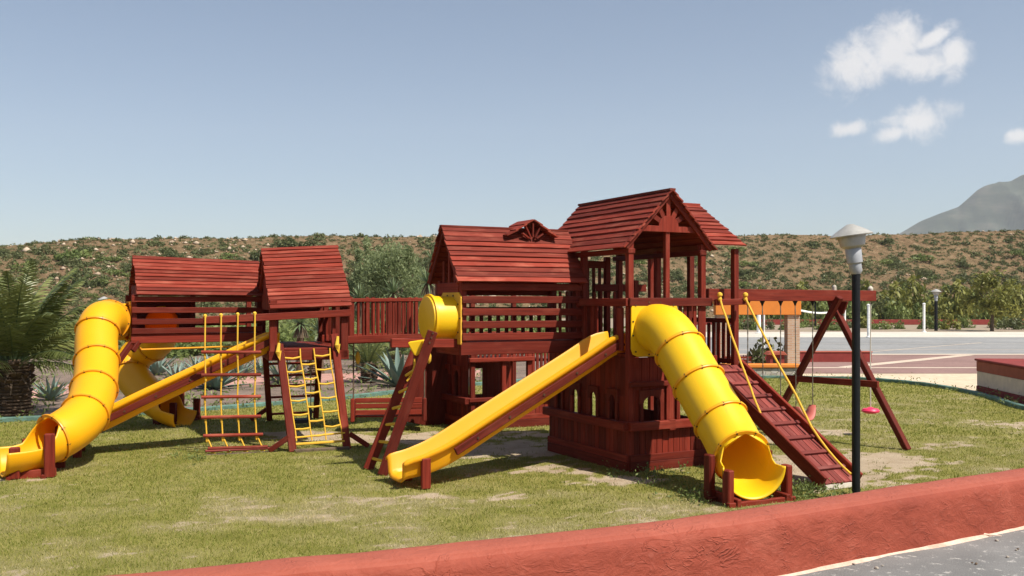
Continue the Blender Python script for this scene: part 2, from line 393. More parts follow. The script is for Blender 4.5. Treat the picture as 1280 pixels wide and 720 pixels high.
M['dirt'] = ground_mat('dry soil', [(0.3, (0.20, 0.15, 0.10)), (0.5, (0.28, 0.21, 0.15)), (0.72, (0.20, 0.19, 0.09))], 0.35)
M['mulch'] = ground_mat('mulch bed soil', [(0.3, (0.10, 0.07, 0.05)), (0.55, (0.19, 0.135, 0.10)), (0.75, (0.27, 0.20, 0.15))], 1.3, fine=22, b=0.7, bd=0.05)
M['pinkpath'] = ground_mat('pink paving', [(0.3, (0.36, 0.18, 0.14)), (0.7, (0.46, 0.26, 0.21))], 0.8)
M['sand'] = ground_mat('pale sandy paving', [(0.3, (0.46, 0.36, 0.24)), (0.7, (0.58, 0.47, 0.33))], 0.5, b=0.15)
M['redpave'] = ground_mat('red paving', [(0.3, (0.185, 0.105, 0.088)), (0.7, (0.26, 0.155, 0.13))], 0.6, b=0.1)
M['court'] = ground_mat('worn grey court', [(0.3, (0.18, 0.18, 0.175)), (0.7, (0.265, 0.26, 0.25))], 0.25, b=0.1)
M['strip'] = ground_mat('pale concrete strip', [(0.3, (0.46, 0.41, 0.34)), (0.7, (0.56, 0.51, 0.43))], 0.4, b=0.1)
M['paleline'] = ground_mat('pale painted line', [(0.3, (0.46, 0.36, 0.27)), (0.7, (0.55, 0.45, 0.35))], 1.0, b=0.1)
sheet('ground', [(-4400, -190), (4400, -190), (4400, 3850), (-4400, 3850)], -0.03, M['dirt'])
sheet('planting_bed', [(-40, 13), (-6, 14), (2, 20), (5, 24), (5, 40), (-40, 40)], -0.024, M['mulch'])
pth = [G(-400, 520), G(20, 500), G(95, 490), G(330, 480), G(545, 472), G(600, 470), G(600, 462), G(545, 463), G(330, 468), G(95, 478), G(20, 488), G(-400, 506)]
sheet('footpath', [(p.x, p.y) for p in pth], -0.018, M['pinkpath'])
sheet('sandy_paving', [(5, 14), (60, 14), (60, 29), (5, 29)], -0.018, M['sand'])
sheet('red_paving', [(5, 26.9), (60, 26.9), (60, 37), (5, 37)], -0.013, M['redpave'])
sheet('sports_court', [(5, 36.2), (70, 36.2), (70, 54.5), (5, 54.5)], -0.009, M['court'])
sheet('concrete_strip', [(5, 54), (80, 54), (80, 63.5), (5, 63.5)], -0.005, M['strip'])
def line(name, a, b, w, z, m='paleline'):
    a = Vector(a); b = Vector(b); d = (b - a).normalized(); n = Vector((-d.y, d.x)) * w / 2
    return sheet(name, [tuple(a - n), tuple(b - n), tuple(b + n), tuple(a + n)], z, M[m])
line('paving_line', (5, 36.5), (60, 36.5), 0.7, -0.003); line('paving_line', (5, 29.2), (60, 29.2), 0.35, -0.0085)
line('paving_line', (10.2, 29.4), (17.2, 36.2), 0.5, -0.0085); line('paving_line', (18.2, 29.4), (24, 36.2), 0.5, -0.0085)
line('court_line', (6, 46), (60, 46), 0.12, -0.005, 'strip'); line('court_line', (14, 38), (23, 47), 0.12, -0.0045, 'paleline'); line('court_line', (8, 40), (40, 40), 0.15, -0.005, 'paleline')

# ---- lawn
def patch_fields(X, Y):
    n1 = fbm(X * 0.55, Y * 0.75, 5, 3); n2 = fbm(X * 2.2, Y * 2.6, 4, 8); n3 = fbm(X * 6, Y * 6, 3, 21)
    bare = np.zeros_like(X); dry = np.zeros_like(X)
    def el(x, y, rx, ry, a): return a * np.clip(1.25 - np.sqrt(((X - x) / rx) ** 2 + ((Y - y) / ry) ** 2), 0, 1)
    for x, y, rx, ry, a in ((-3.0, 14.3, 1.1, 0.7, 1.3), (-1.5, 14.0, 1.7, 0.8, 1.3), (0.2, 13.0, 1.3, 1.0, 1.2), (0.6, 11.4, 0.8, 0.5, 0.9), (1.2, 10.75, 0.8, 0.35, 1.0), (0.3, 14.5, 1.0, 0.35, 1.0),
                            (3.6, 11.3, 1.1, 1.0, 1.7), (4.4, 12.0, 1.2, 0.9, 1.6), (4.6, 14.6, 0.9, 0.4, 1.1), (3.3, 13.6, 1.2, 0.9, 0.9), (8.3, 15.8, 0.9, 0.7, 0.7), (3.7, 9.9, 0.6, 0.5, 0.9),
                            (-0.2, 9.9, 0.5, 0.25, 0.5), (6.0, 13.3, 0.7, 0.3, 0.6), (-0.9, 9.9, 0.4, 0.2, 0.7), (-5.8, 10.7, 0.6, 0.25, 0.6)):
        bare = np.maximum(bare, el(x, y, rx, ry, a))
    for x, y, rx, ry, a in ((-1.8, 9.2, 3.2, 1.1, 0.75), (0.8, 9.0, 2.2, 1.2, 0.7), (-4.0, 9.3, 2.2, 1.0, 0.55), (-1.0, 8.0, 2.0, 0.8, 0.5), (7.5, 14, 3, 3, 0.45), (6.5, 18, 4, 5, 0.4), (-3.5, 7.5, 1.5, 0.8, 0.45)):
        dry = np.maximum(dry, el(x, y, rx, ry, a))
    n4 = fbm(X * 11, Y * 14, 3, 55); b = np.clip((bare * 0.86 + (n2 - 0.5) * 1.2 + (n3 - .5) * 1.5 + (n4 - .5) * 1.2 - 0.27) * 1.7 * np.clip(bare * 5, 0, 1), 0, .92)
    d = np.clip(dry * 0.8 + (n1 - 0.5) * 1.2 + (n2 - 0.5) * 1.6 + 0.02, 0, 1)
    b = np.maximum(b, np.clip((d * .75 + (n3 - .5) * 1.5 + (n4 - .5) * 1.6 - 0.54) * 2.2, 0, 0.6))
    return b, d
kerb_pts = [(-16, 14.0), (-12, 14.8), (-8.5, 15.9), (-5.7, 17.5), (-3.6, 19.5), (-1.5, 22.2), (1, 24.3), (4, 24.9), (7, 24.9), (8.8, 24.5), (9.7, 23.2), (9.95, 21.5), (9.8, 19.6), (9.5, 17.8), (9.6, 15.6), (10.4, 13.6), (11.6, 12.5)]
kerb_path = resample([Vector((x, y, 0)) for x, y in kerb_pts], 0.25)
kx = np.array([p.x for p in kerb_path]); ky = np.array([p.y for p in kerb_path])
poly = np.concatenate([np.stack([kx, ky], 1), np.array([[12, 3], [-16, 3]])])
def inside(X, Y):
    c = np.zeros(X.shape, dtype=bool); x0, y0 = poly[:, 0], poly[:, 1]; x1, y1 = np.roll(x0, -1), np.roll(y0, -1)
    for a, b, e, f in zip(x0, y0, x1, y1):
        if b == f: continue
        k = ((b > Y) != (f > Y)) & (X < (e - a) * (Y - b) / (f - b) + a); c ^= k
    return c
st = 0.1; gx = np.arange(-16, 12.01, st); gy = np.arange(3.0, 25.5, st); GX, GY = np.meshgrid(gx, gy, indexing='ij')
def lawn_z(X, Y): return 0.035 * (fbm(X * 0.6, Y * 0.6, 3, 5) - 0.5) + 0.012 * (fbm(X * 4, Y * 4, 2, 9) - 0.5)
GZ = lawn_z(GX, GY); lb, ld = patch_fields(GX, GY)
fc = grid_faces(len(gx), len(gy)).reshape(-1, 4)
cxs = GX.ravel()[fc].mean(1); cys = GY.ravel()[fc].mean(1); fc = fc[inside(cxs, cys)]
def lawn_mat():
    m, nt, b = newmat('lawn'); g = gcoord(nt)
    ab = nt.nodes.new('ShaderNodeAttribute'); ab.attribute_name = 'bare'; ad = nt.nodes.new('ShaderNodeAttribute'); ad.attribute_name = 'dry'
    n1 = noise(nt, g, 3.0, 6, 0.65); n2 = noise(nt, g, 45, 5, 0.7); n3 = noise(nt, mapping(nt, g, (110, 60, 60)), 1.0, 3, 0.7)
    green = ramp(nt, n1, [(0.3, (0.165, 0.16, 0.032)), (0.5, (0.24, 0.22, 0.055)), (0.7, (0.32, 0.28, 0.095))])
    dryc = ramp(nt, n2, [(0.3, (0.20, 0.175, 0.075)), (0.7, (0.36, 0.31, 0.17))])
    soil = ramp(nt, n1, [(0.3, (0.36, 0.27, 0.175)), (0.7, (0.50, 0.40, 0.28))])
    fd = mth(nt, 'ADD', mth(nt, 'MULTIPLY', ad.outputs['Fac'], 0.9), mth(nt, 'MULTIPLY', mth(nt, 'SUBTRACT', n2, 0.5), 0.8), clamp=True)
    c = mixc(nt, fd, green, dryc)
    fb = mth(nt, 'ADD', ab.outputs['Fac'], mth(nt, 'MULTIPLY', mth(nt, 'SUBTRACT', n2, 0.5), 1.1))
    mrn = nt.nodes.new('ShaderNodeMapRange'); mrn.inputs[1].default_value = 0.3; mrn.inputs[2].default_value = 0.7; nt.links.new(fb, mrn.inputs[0])
    c = mixc(nt, mrn.outputs[0], c, soil)
    c = mixc(nt, 0.5, c, ramp(nt, n3, [(0.3, (0.32, 0.32, 0.32)), (0.7, (0.70, 0.70, 0.70))]), 'OVERLAY')
    nt.links.new(c, b.inputs['Base Color']); b.inputs['Roughness'].default_value = 0.95; b.inputs['Specular IOR Level'].default_value = 0.1
    bump(nt, b, n3, 0.8, 0.03); return m
M['lawn'] = lawn_mat()
lawn = np_mesh('lawn', np.stack([GX, GY, GZ], -1).reshape(-1, 3), fc.ravel(), 4, M['lawn'], smooth=True)
for nm, arr in (('bare', lb), ('dry', ld)):
    a = lawn.data.attributes.new(nm, 'FLOAT', 'POINT'); a.data.foreach_set('value', arr.ravel().astype(np.float32))
structure(lawn)
# grass blades (nobody could count them)
def grass():
    V = []; T = []
    for (y0, y1, dens, hh, ww) in ((6.0, 9.5, 3800, 0.022, 0.0065), (9.5, 13.5, 2000, 0.025, 0.009), (13.5, 19, 900, 0.03, 0.013), (19, 25, 400, 0.035, 0.02)):
        xl, xr = -0.57 * y1 - 0.3, 0.57 * y1 + 0.3
        n = int((xr - xl) * (y1 - y0) * dens); X = rng.uniform(xl, xr, n); Y = rng.uniform(y0, y1, n)
        k = (np.abs(X) < 0.56 * Y + 0.2) & inside(X, Y); X = X[k]; Y = Y[k]
        b, d = patch_fields(X, Y); cl = fbm(X * 7, Y * 7, 2, 31)
        k = rng.uniform(0, 1, len(X)) > np.clip(b * 1.15 + (0.5 - cl) * 0.8, 0, 1); X = X[k]; Y = Y[k]; d = d[k]; n = len(X)
        Z = lawn_z(X, Y); ang = rng.uniform(0, 2 * np.pi, n); h = hh * rng.uniform(0.4, 1.35, n); lean = rng.uniform(0.2, 1.2, n) * h; la = rng.uniform(0, 2 * np.pi, n); w = ww * rng.uniform(0.6, 1.3, n) / 2
        p0 = np.stack([X - np.cos(ang) * w, Y - np.sin(ang) * w, Z - 0.004], 1); p1 = np.stack([X + np.cos(ang) * w, Y + np.sin(ang) * w, Z - 0.004], 1)
        p2 = np.stack([X + np.cos(la) * lean, Y + np.sin(la) * lean, Z + h], 1)
        V.append(np.stack([p0, p1, p2], 1).reshape(-1, 3)); T.append(np.repeat(np.clip(d * 0.95 + rng.normal(0.02, 0.25, n) + (fbm(X * 5, Y * 5, 3, 91) - .5) * .5, 0, 1), 3))
    V = np.concatenate(V); T = np.concatenate(T)
    m, nt, b = newmat('grass blades'); at = nt.nodes.new('ShaderNodeAttribute'); at.attribute_name = 'tint'
    c = ramp(nt, at.outputs['Fac'], [(0.0, (0.165, 0.19, 0.03)), (0.35, (0.29, 0.29, 0.055)), (0.65, (0.41, 0.355, 0.125)), (1.0, (0.56, 0.47, 0.26))])
    nt.links.new(c, b.inputs['Base Color']); b.inputs['Roughness'].default_value = 0.7; b.inputs['Specular IOR Level'].default_value = 0.2
    tr = nt.nodes.new('ShaderNodeBsdfTranslucent'); nt.links.new(c, tr.inputs[0]); mx = nt.nodes.new('ShaderNodeMixShader'); mx.inputs[0].default_value = 0.35
    nt.links.new(b.outputs[0], mx.inputs[1]); nt.links.new(tr.outputs[0], mx.inputs[2]); nt.links.new(mx.outputs[0], nt.nodes['Material Output'].inputs[0])
    o = np_mesh('grass', V, np.arange(len(V)), 3, m, T)
    tag(o, 'short green and straw coloured grass covering the lawn', 'grass', None, 'stuff')
grass()
# kerb round the lawn
mb = MB()
for i in range(len(kerb_path) - 1):
    pass
kv = []; kf = []
for i, p in enumerate(kerb_path):
    t = (kerb_path[min(i + 1, len(kerb_path) - 1)] - kerb_path[max(i - 1, 0)]).normalized(); n = Vector((-t.y, t.x, 0))
    for a, z in ((-.055, -0.05), (-.055, .065), (-.04, .08), (.04, .08), (.055, .065), (.055, -0.05)): kv.append(p + n * a + Vector((0, 0, z + 0.006 * random.uniform(-1, 1))))
for i in range(len(kerb_path) - 1):
    for k in range(5): kf.append((i * 6 + k, i * 6 + k + 1, i * 6 + k + 7, i * 6 + k + 6))
mb.add(kv, kf, None, 0.5); structure(mb.build('kerb', M['kerb']))

# ---- asphalt road in front of the wall
def asphalt():
    m, nt, b = newmat('old asphalt'); g = gcoord(nt)
    v = nt.nodes.new('ShaderNodeTexVoronoi'); v.inputs['Scale'].default_value = 95; nt.links.new(g, v.inputs['Vector'])
    n = noise(nt, g, 2.0, 6, 0.6); n2 = noise(nt, g, 16, 5, 0.75); n3 = noise(nt, g, 120, 3, 0.7)
    c = ramp(nt, n, [(0.3, (0.145, 0.142, 0.135)), (0.7, (0.21, 0.205, 0.195))])
    c = mixc(nt, 0.7, c, ramp(nt, n3, [(0.3, (0.3, 0.3, 0.3)), (0.7, (0.72, 0.72, 0.72))]), 'OVERLAY')
    mr_ = nt.nodes.new('ShaderNodeMapRange'); mr_.inputs[1].default_value = 0.60; mr_.inputs[2].default_value = 0.63; nt.links.new(n2, mr_.inputs[0])
    c = mixc(nt, mth(nt, 'MULTIPLY', mr_.outputs[0], 0.8), c, (0.45, 0.43, 0.39))
    nt.links.new(c, b.inputs['Base Color']); b.inputs['Roughness'].default_value = 0.92; bump(nt, b, n3, 0.7, 0.012); return m
M['asphalt'] = asphalt()
wp = resample(wall_in, 0.035)
def offset(path, d, z):
    out = []
    for i, p in enumerate(path):
        t = (path[min(i + 1, len(path) - 1)] - path[max(i - 1, 0)]).normalized(); out.append(Vector((p.x + t.y * d, p.y - t.x * d, z)))
    return out
mid = offset(wp[::6], 0.2, ZR)
rv = [tuple(p) for p in mid] + [(p.x * 1.0 + 6, min(-14.0, p.y - 14), ZR) for p in mid]
n = len(mid); me = bpy.data.meshes.new('road'); me.from_pydata(rv, [], [(i, n + i, n + i + 1, i + 1) for i in range(n - 1)]); me.materials.append(M['asphalt'])
road = bpy.data.objects.new('road', me); col.objects.link(road); structure(road)
sk = offset(wp[::6], 0.0, ZR); back = [(p.x, p.y, -0.2) for p in offset(wp[::6], 0.2, 0)]
me = bpy.data.meshes.new('road_embankment'); me.from_pydata([tuple(p) for p in mid] + back, [], [(i, i + 1, n + i + 1, n + i) for i in range(n - 1)]); me.materials.append(M['asphalt'])
structure(bpy.data.objects.new('road_embankment', me)); col.objects.link(bpy.data.objects['road_embankment'])
# pale mortar spill along the foot of the wall
sp0 = offset(wp[::3], 0.30, 0); spv = []
for i, p in enumerate(sp0):
    t = (sp0[min(i + 1, len(sp0) - 1)] - sp0[max(i - 1, 0)]).normalized(); w = -0.01 + 0.10 * float(fbm(np.array([i * 0.23]), np.array([3.3]), 4, 2)[0])
    spv += [(p.x - t.y * 0.03, p.y + t.x * 0.03, ZR + 0.022), (p.x + t.y * w * .6, p.y - t.x * w * .6, ZR + 0.014), (p.x + t.y * (w + .02), p.y - t.x * (w + .02), ZR - 0.003)]
fs = []
for i in range(len(sp0) - 1):
    for k in (0, 1): fs.append((i * 3 + k, i * 3 + k + 1, i * 3 + k + 4, i * 3 + k + 3))
me = bpy.data.meshes.new('pavement_edge'); me.from_pydata(spv, [], fs); M['mortar'] = ground_mat('pale mortar', [(0.3, (0.45, 0.27, 0.19)), (0.7, (0.60, 0.48, 0.38))], 5.0, fine=60); me.materials.append(M['mortar'])
structure(bpy.data.objects.new('pavement_edge', me)); col.objects.link(bpy.data.objects['pavement_edge'])

# ---- the wall: swept, rounded, uneven stucco
def wall_mat():
    m, nt, b = newmat('red painted stucco'); g = gcoord(nt)
    n = noise(nt, g, 2.2, 6, 0.65); n2 = noise(nt, mapping(nt, g, (7, 7, 13)), 1.0, 5, 0.62, 1.6); n3 = noise(nt, g, 40, 4, 0.6)
    c = ramp(nt, n, [(0.28, (0.195, 0.034, 0.017)), (0.52, (0.255, 0.049, 0.025)), (0.75, (0.34, 0.085, 0.050))])
    mr_ = nt.nodes.new('ShaderNodeMapRange'); mr_.inputs[1].default_value = 0.60; mr_.inputs[2].default_value = 0.80; mr_.inputs[4].default_value = 0.35; nt.links.new(n2, mr_.inputs[0])
    c = mixc(nt, mr_.outputs[0], c, (0.46, 0.16, 0.115))
    # paler red mixed into upward faces, painting in the light on the wall top
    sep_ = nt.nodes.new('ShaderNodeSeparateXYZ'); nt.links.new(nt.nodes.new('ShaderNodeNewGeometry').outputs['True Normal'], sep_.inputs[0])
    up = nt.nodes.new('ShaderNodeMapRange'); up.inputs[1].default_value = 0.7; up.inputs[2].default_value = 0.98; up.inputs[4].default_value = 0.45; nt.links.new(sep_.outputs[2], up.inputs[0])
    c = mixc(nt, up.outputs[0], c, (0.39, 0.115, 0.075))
    nt.links.new(c, b.inputs['Base Color']); b.inputs['Roughness'].default_value = 0.75; b.inputs['Specular IOR Level'].default_value = 0.3
    # sparse trowel strokes: thin ridges where a warped field crosses its middle value
    q1 = noise(nt, mapping(nt, g, (2.6, 2.6, 6.0)), 1.0, 3, 0.5, 2.6); rd = mth(nt, 'SUBTRACT', 1.0, mth(nt, 'MULTIPLY', mth(nt, 'ABSOLUTE', mth(nt, 'SUBTRACT', q1, 0.5)), 28.0), clamp=True)
    gate = nt.nodes.new('ShaderNodeMapRange'); gate.inputs[1].default_value = 0.52; gate.inputs[2].default_value = 0.60; nt.links.new(noise(nt, g, 3.1, 3, 0.5), gate.inputs[0])
    rd = mth(nt, 'MULTIPLY', rd, gate.outputs[0])
    h = mth(nt, 'ADD', mth(nt, 'MULTIPLY', n2, 0.7), mth(nt, 'ADD', mth(nt, 'MULTIPLY', n3, 0.2), mth(nt, 'MULTIPLY', rd, 0.55))); bump(nt, b, h, 0.42, 0.05); return m
M['wallred'] = wall_mat()
TH = 0.31
prof = [(-0.005, -0.15), (0.0, 0.2), (0.0, 0.45), (0.0, 0.60), (0.008, 0.645), (0.03, 0.668), (0.07, 0.675), (0.13, 0.677), (0.19, 0.675), (0.24, 0.668), (0.275, 0.65), (0.297, 0.625), (0.305, 0.59)] + [(TH + 0.012 * k / 8, 0.56 - 0.028 * k) for k in range(1, 10)] + [(0.325, 0.27), (0.325, 0.0)]
wv = []; npf = len(prof)
wpx = np.array([p.x for p in wp]); wpy = np.array([p.y for p in wp]); arc = np.concatenate([[0], np.cumsum(np.hypot(np.diff(wpx), np.diff(wpy)))])
for i, p in enumerate(wp):
    t = (wp[min(i + 1, len(wp) - 1)] - wp[max(i - 1, 0)]).normalized(); nrm = Vector((t.y, -t.x, 0))
    for k, (d, z) in enumerate(prof):
        q = np.array([arc[i]]); zz = np.array([z * 1.0 + d])
        w = 0.026 * (float(fbm(q * 1.7, zz * 3 + 1, 3, 2)[0]) - 0.5) + 0.020 * (float(fbm(q * 5 + zz * 4, zz * 9, 3, 4)[0]) - 0.5)
        wv.append(p + nrm * (d + w * (1 if d > 0.2 else 0.6)) + Vector((0, 0, z + w * 0.5)))
mb = MB(); mb.add(wv, [(i * npf + k, i * npf + k + 1, (i + 1) * npf + k + 1, (i + 1) * npf + k) for i in range(len(wp) - 1) for k in range(npf - 1)], None, 0.5)
wall = mb.build('low_wall', M['wallred'], smooth=True)
tag(wall, 'low curving wall of lumpy red painted stucco in the foreground beside the asphalt', 'wall')

# ---- hill, mountain
RY = [(-500, 330), (-250, 318), (0, 308), (60, 303), (120, 299), (200, 297), (300, 296), (400, 295), (500, 298), (560, 298), (700, 296), (920, 295), (1000, 294), (1100, 293), (1200, 290), (1280, 287), (1450, 283), (1800, 300)]
rx_ = np.array([a for a, _ in RY], float); ry_ = np.array([b for _, b in RY], float)
NA, NB = 420, 110
tana = np.linspace(-1.05, 1.05, NA); pxs = 640 + F * tana
base = np.interp(pxs, [-600, 0, 500, 900, 1280, 1900], [84, 88, 105, 124, 130, 135]); top = base + np.interp(pxs, [-600, 500, 1280], [24, 30, 36])
zr = EYE + (HOR - np.interp(pxs, rx_, ry_)) / F * top
def hill_pt(i_t, f):
    t = np.interp(i_t, np.arange(NA), tana); b = np.interp(i_t, np.arange(NA), base); tp = np.interp(i_t, np.arange(NA), top); z = np.interp(i_t, np.arange(NA), zr)
    Y = b + (tp - b) * f; X = t * Y
    fr = np.clip(f, 0, 1); prof_ = 0.03 * fr + 0.97 * (fr ** 1.12) ; prof_ = np.where(f > 1, 1 - 0.25 * (f - 1), prof_)
    gul = fbm(X * 0.075 + Y * .03, Y * 0.03 + 3, 4, 41) - 0.5; lump = fbm(X * 0.22, Y * 0.22, 4, 43) - 0.5
    Z = z * prof_ + (gul * 3.6 + lump * 1.3) * np.clip(fr * 2.2, 0, 1) * np.clip((1.12 - fr) * 1.6, 0.25, 1) - 0.3 * (1 - fr)
    return X, Y, Z
I, Fq = np.meshgrid(np.arange(NA), np.linspace(0, 1.5, NB), indexing='ij')
HX, HY, HZ = hill_pt(I.ravel(), Fq.ravel())
def hill_mat():
    m, nt, b = newmat('stony hillside'); g = gcoord(nt)
    n = noise(nt, g, 0.09, 7, 0.65); n2 = noise(nt, g, 0.9, 7, 0.7); v = nt.nodes.new('ShaderNodeTexVoronoi'); v.inputs['Scale'].default_value = 1.1; nt.links.new(g, v.inputs['Vector'])
    c = ramp(nt, n2, [(0.28, (0.085, 0.048, 0.030)), (0.45, (0.17, 0.093, 0.056)), (0.6, (0.27, 0.165, 0.10)), (0.75, (0.40, 0.29, 0.195))])
    c = mixc(nt, mth(nt, 'MULTIPLY', n, 0.7), c, (0.17, 0.15, 0.075))
    mr_ = nt.nodes.new('ShaderNodeMapRange'); mr_.inputs[1].default_value = 0.56; mr_.inputs[2].default_value = 0.68; mr_.inputs[4].default_value = 0.8; nt.links.new(noise(nt, g, 2.3, 5, 0.7), mr_.inputs[0])
    c = mixc(nt, mr_.outputs[0], c, (0.105, 0.11, 0.045))
    nt.links.new(c, b.inputs['Base Color']); b.inputs['Roughness'].default_value = 1.0; b.inputs['Specular IOR Level'].default_value = 0.05
    bump(nt, b, n2, 1.0, 0.7); return m
M['hill'] = hill_mat()
structure(np_mesh('hill', np.stack([HX, HY, HZ], 1), grid_faces(NA, NB), 4, M['hill'], smooth=True))
def mountain():
    D0, D1 = 2300.0, 3000.0
    prof_ = [(1090, 310), (1128, 289), (1150, 276), (1175, 266), (1198, 258), (1212, 246), (1222, 237), (1231, 232), (1245, 229), (1264, 226), (1275, 220), (1300, 214), (1360, 205), (1450, 200), (1560, 214), (1700, 250), (1850, 320)]
    na, nb = 260, 70; px = np.linspace(1080, 1860, na); py = np.interp(px, [a for a, _ in prof_], [b for _, b in prof_])
    A, B = np.meshgrid(np.arange(na), np.linspace(0, 1.6, nb), indexing='ij'); A = A.ravel(); B = B.ravel()
    Y = D0 + (D1 - D0) * B; X = (px[A] - 640) / F * Y; zt = EYE + (HOR - py[A]) / F * D1
    f = np.clip(B, 0, 1); rid = np.abs(fbm(X * 0.0065, Y * 0.002, 5, 61) - 0.5) * 2
    pr = np.where(f < 0.8, 0.86 * (f / 0.8) ** 0.85, 0.86 + 0.14 * np.clip((f - 0.8) / 0.1, 0, 1)); pr = np.where(B > 1, 1 - 0.5 * (B - 1), pr)
    Z = np.maximum(zt, -20) * (pr - (0.52 * rid) * np.clip(f * 3, 0, 1) * np.clip((0.95 - f) * 4, 0, 1)) - 5
    m, nt, b = newmat('far mountain rock'); g = gcoord(nt); n = noise(nt, mapping(nt, g, (0.012, 0.006, 0.03)), 1.0, 7, 0.65)
    nt.links.new(ramp(nt, n, [(0.3, (0.008, 0.016, 0.010)), (0.52, (0.035, 0.045, 0.03)), (0.68, (0.085, 0.08, 0.06))]), b.inputs['Base Color']); b.inputs['Roughness'].default_value = 1.0
    structure(np_mesh('mountain', np.stack([X, Y, Z], 1), grid_faces(na, nb), 4, m, smooth=True))
mountain()
# haze
mb = MB(); x0, x1, y0, y1, z0, z1 = -4500, 4500, -200, 3900, -40, 700
mb.add([(x0, y0, z0), (x1, y0, z0), (x1, y1, z0), (x0, y1, z0), (x0, y0, z1), (x1, y0, z1), (x1, y1, z1), (x0, y1, z1)], [(3, 2, 1, 0), (4, 5, 6, 7), (0, 1, 5, 4), (1, 2, 6, 5), (2, 3, 7, 6), (3, 0, 4, 7)])
hm = bpy.data.materials.new('haze'); hm.use_nodes = True; hn = hm.node_tree; hn.nodes.clear()
pv = nd(hn, 'ShaderNodeVolumePrincipled', in_Density=0.00011); pv.inputs['Color'].default_value = (0.84, 0.92, 1.0, 1); pv.inputs['Anisotropy'].default_value = 0.2
lk(hn, pv.outputs[0], nd(hn, 'ShaderNodeOutputMaterial').inputs['Volume'])
hz = mb.build('haze', hm); hz['kind'] = 'stuff'; hz['label'] = 'thin pale haze over the valley'

# ================================================================== PLAY EQUIPMENT
WD = M['wood']; RF = M['roof']
RA = math.atan2(0.456, 0.89)
def at(fr, t, s, z=0.0):
    (loc, rz) = fr; c, n = math.cos(rz), math.sin(rz)
    return Vector((loc[0] + c * t - n * s, loc[1] + n * t + c * s, loc[2] + z))
def roof_slope(mb, e0, e1, r0, r1, nc, th=0.017, jit=0.012):
    e0, e1, r0, r1 = map(Vector, (e0, e1, r0, r1)); nrm = (e1 - e0).cross(r0 - e0).normalized()
    if nrm.z < 0: nrm = -nrm
    for i in range(nc):
        a = i / nc; b = min(1.0, (i + 1.22) / nc)
        j0, j1 = random.uniform(-jit, jit), random.uniform(-jit, jit); d = (e1 - e0).normalized()
        A = e0.lerp(r0, a) + d * j0; B = e1.lerp(r1, a) + d * j1; C = e1.lerp(r1, b) + d * j1; D = e0.lerp(r0, b) + d * j0
        lo = nrm * (0.015 + random.uniform(-.004, .006)); hi = nrm * (-0.002 + random.uniform(0, .004)); t = nrm * th; L = (B - A).length; W = (D - A).length
        # three stations along the board so that it bows a little
        vs_ = []; g = []; ns = 5; bow = random.uniform(-.006, .008)
        for k in range(ns):
            f = k / (ns - 1); w = nrm * (bow * math.sin(f * math.pi * random.choice((1, 1, 2))))
            for P_, q in ((A.lerp(B, f) + lo + w, 0), (A.lerp(B, f) + lo + w + t, 0), (D.lerp(C, f) + hi + t, W), (D.lerp(C, f) + hi, W)):
                vs_.append(P_); g.append((f * L, q, 0))
        fs = [(3, 2, 1, 0), tuple((ns - 1) * 4 + k for k in range(4))]
        for k in range(ns - 1):
            for m_ in range(4): fs.append((k * 4 + m_, k * 4 + (m_ + 1) % 4, (k + 1) * 4 + (m_ + 1) % 4, (k + 1) * 4 + m_))
        mb.add(vs_, fs, g)
def pickets(mb, p0, p1, z0, z1, n, w=0.045, th=0.02, ends=False):
    p0 = Vector(p0); p1 = Vector(p1)
    for i in range(n):
        f = (i + 0.5) / n; p = p0.lerp(p1, f); d = (p1 - p0).normalized()
        mb.beam((p.x, p.y, z0 + random.uniform(-.006, .006)), (p.x, p.y, z1 + random.uniform(-.006, .006)), w, th, up=(-d.y, d.x, 0))
def planks(mb, p0, p1, z0, z1, pw=0.1, th=0.022, gap=0.005):
    p0 = Vector(p0); p1 = Vector(p1); L = (p1 - p0).length; n = max(1, round(L / pw)); d = (p1 - p0) / L; w = L / n
    for i in range(n):
        p = p0 + d * (w * (i + .5)); mb.beam((p.x, p.y, z0), (p.x, p.y, z1), w - gap, th + random.uniform(-.002, .002), up=(-d.y, d.x, 0))
def post(parent, x, y, z0, z1, w=0.075):
    m = MB(); m.beam((x, y, z0), (x, y, z1), w, w, up=(0, 1, 0)); return m.build('post', WD, parent, BV)

# ------------------------------------------------------------------ main clubhouse tower
C0 = Vector((1.38, 11.27, 0)); T = thing('clubhouse_tower', 'tall red timber clubhouse tower with open gabled lookout deck above a cabin with arched windows', 'play tower', C0, RA)
FT = (C0, RA)
for (x, y, z1) in ((0, 0, 2.70), (1.06, 0, 2.70), (0, 1.02, 2.68), (0, 1.82, 2.68), (1.06, 1.82, 2.68), (1.6, 0.03, 2.66), (1.6, 0.92, 2.66), (1.6, 1.82, 2.66), (1.33, 1.82, 2.3), (1.06, 0.92, 2.66)):
    post(T, x, y, 0.0, z1)
post(T, .53, 0.0, 1.42, 2.84, .062)
m = MB()
for i in range(13): m.box(-.03, 1.1, .0 + i * .143, .136 + i * .143, 1.345, 1.385)
m.build('deck', WD, T, BV)
m = MB()
for i in range(9): m.box(1.11, 1.64, .0 + i * .2, .19 + i * .2, 1.17, 1.205)
m.build('landing', WD, T, BV)
# front railing with slats to the right of the tube opening
m = MB(); m.box(-.05, 1.16, -.085, -.038, 1.945, 2.045); m.box(.6, 1.02, -.06, -.02, 1.40, 1.45); pickets(m, (.60, -.03, 0), (1.04, -.03, 0), 1.43, 1.95, 6, .05)
m.build('railing', WD, T, BV)
# left railing over the open slide
m = MB(); m.box(-.085, -.038, -.05, 1.06, 1.945, 2.04); planks(m, (-.02, .66, 0), (-.02, 1.0, 0), 1.39, 1.95, .085); m.box(-.075, -.035, .06, .17, 1.42, 1.93)
m.build('railing', WD, T, BV)
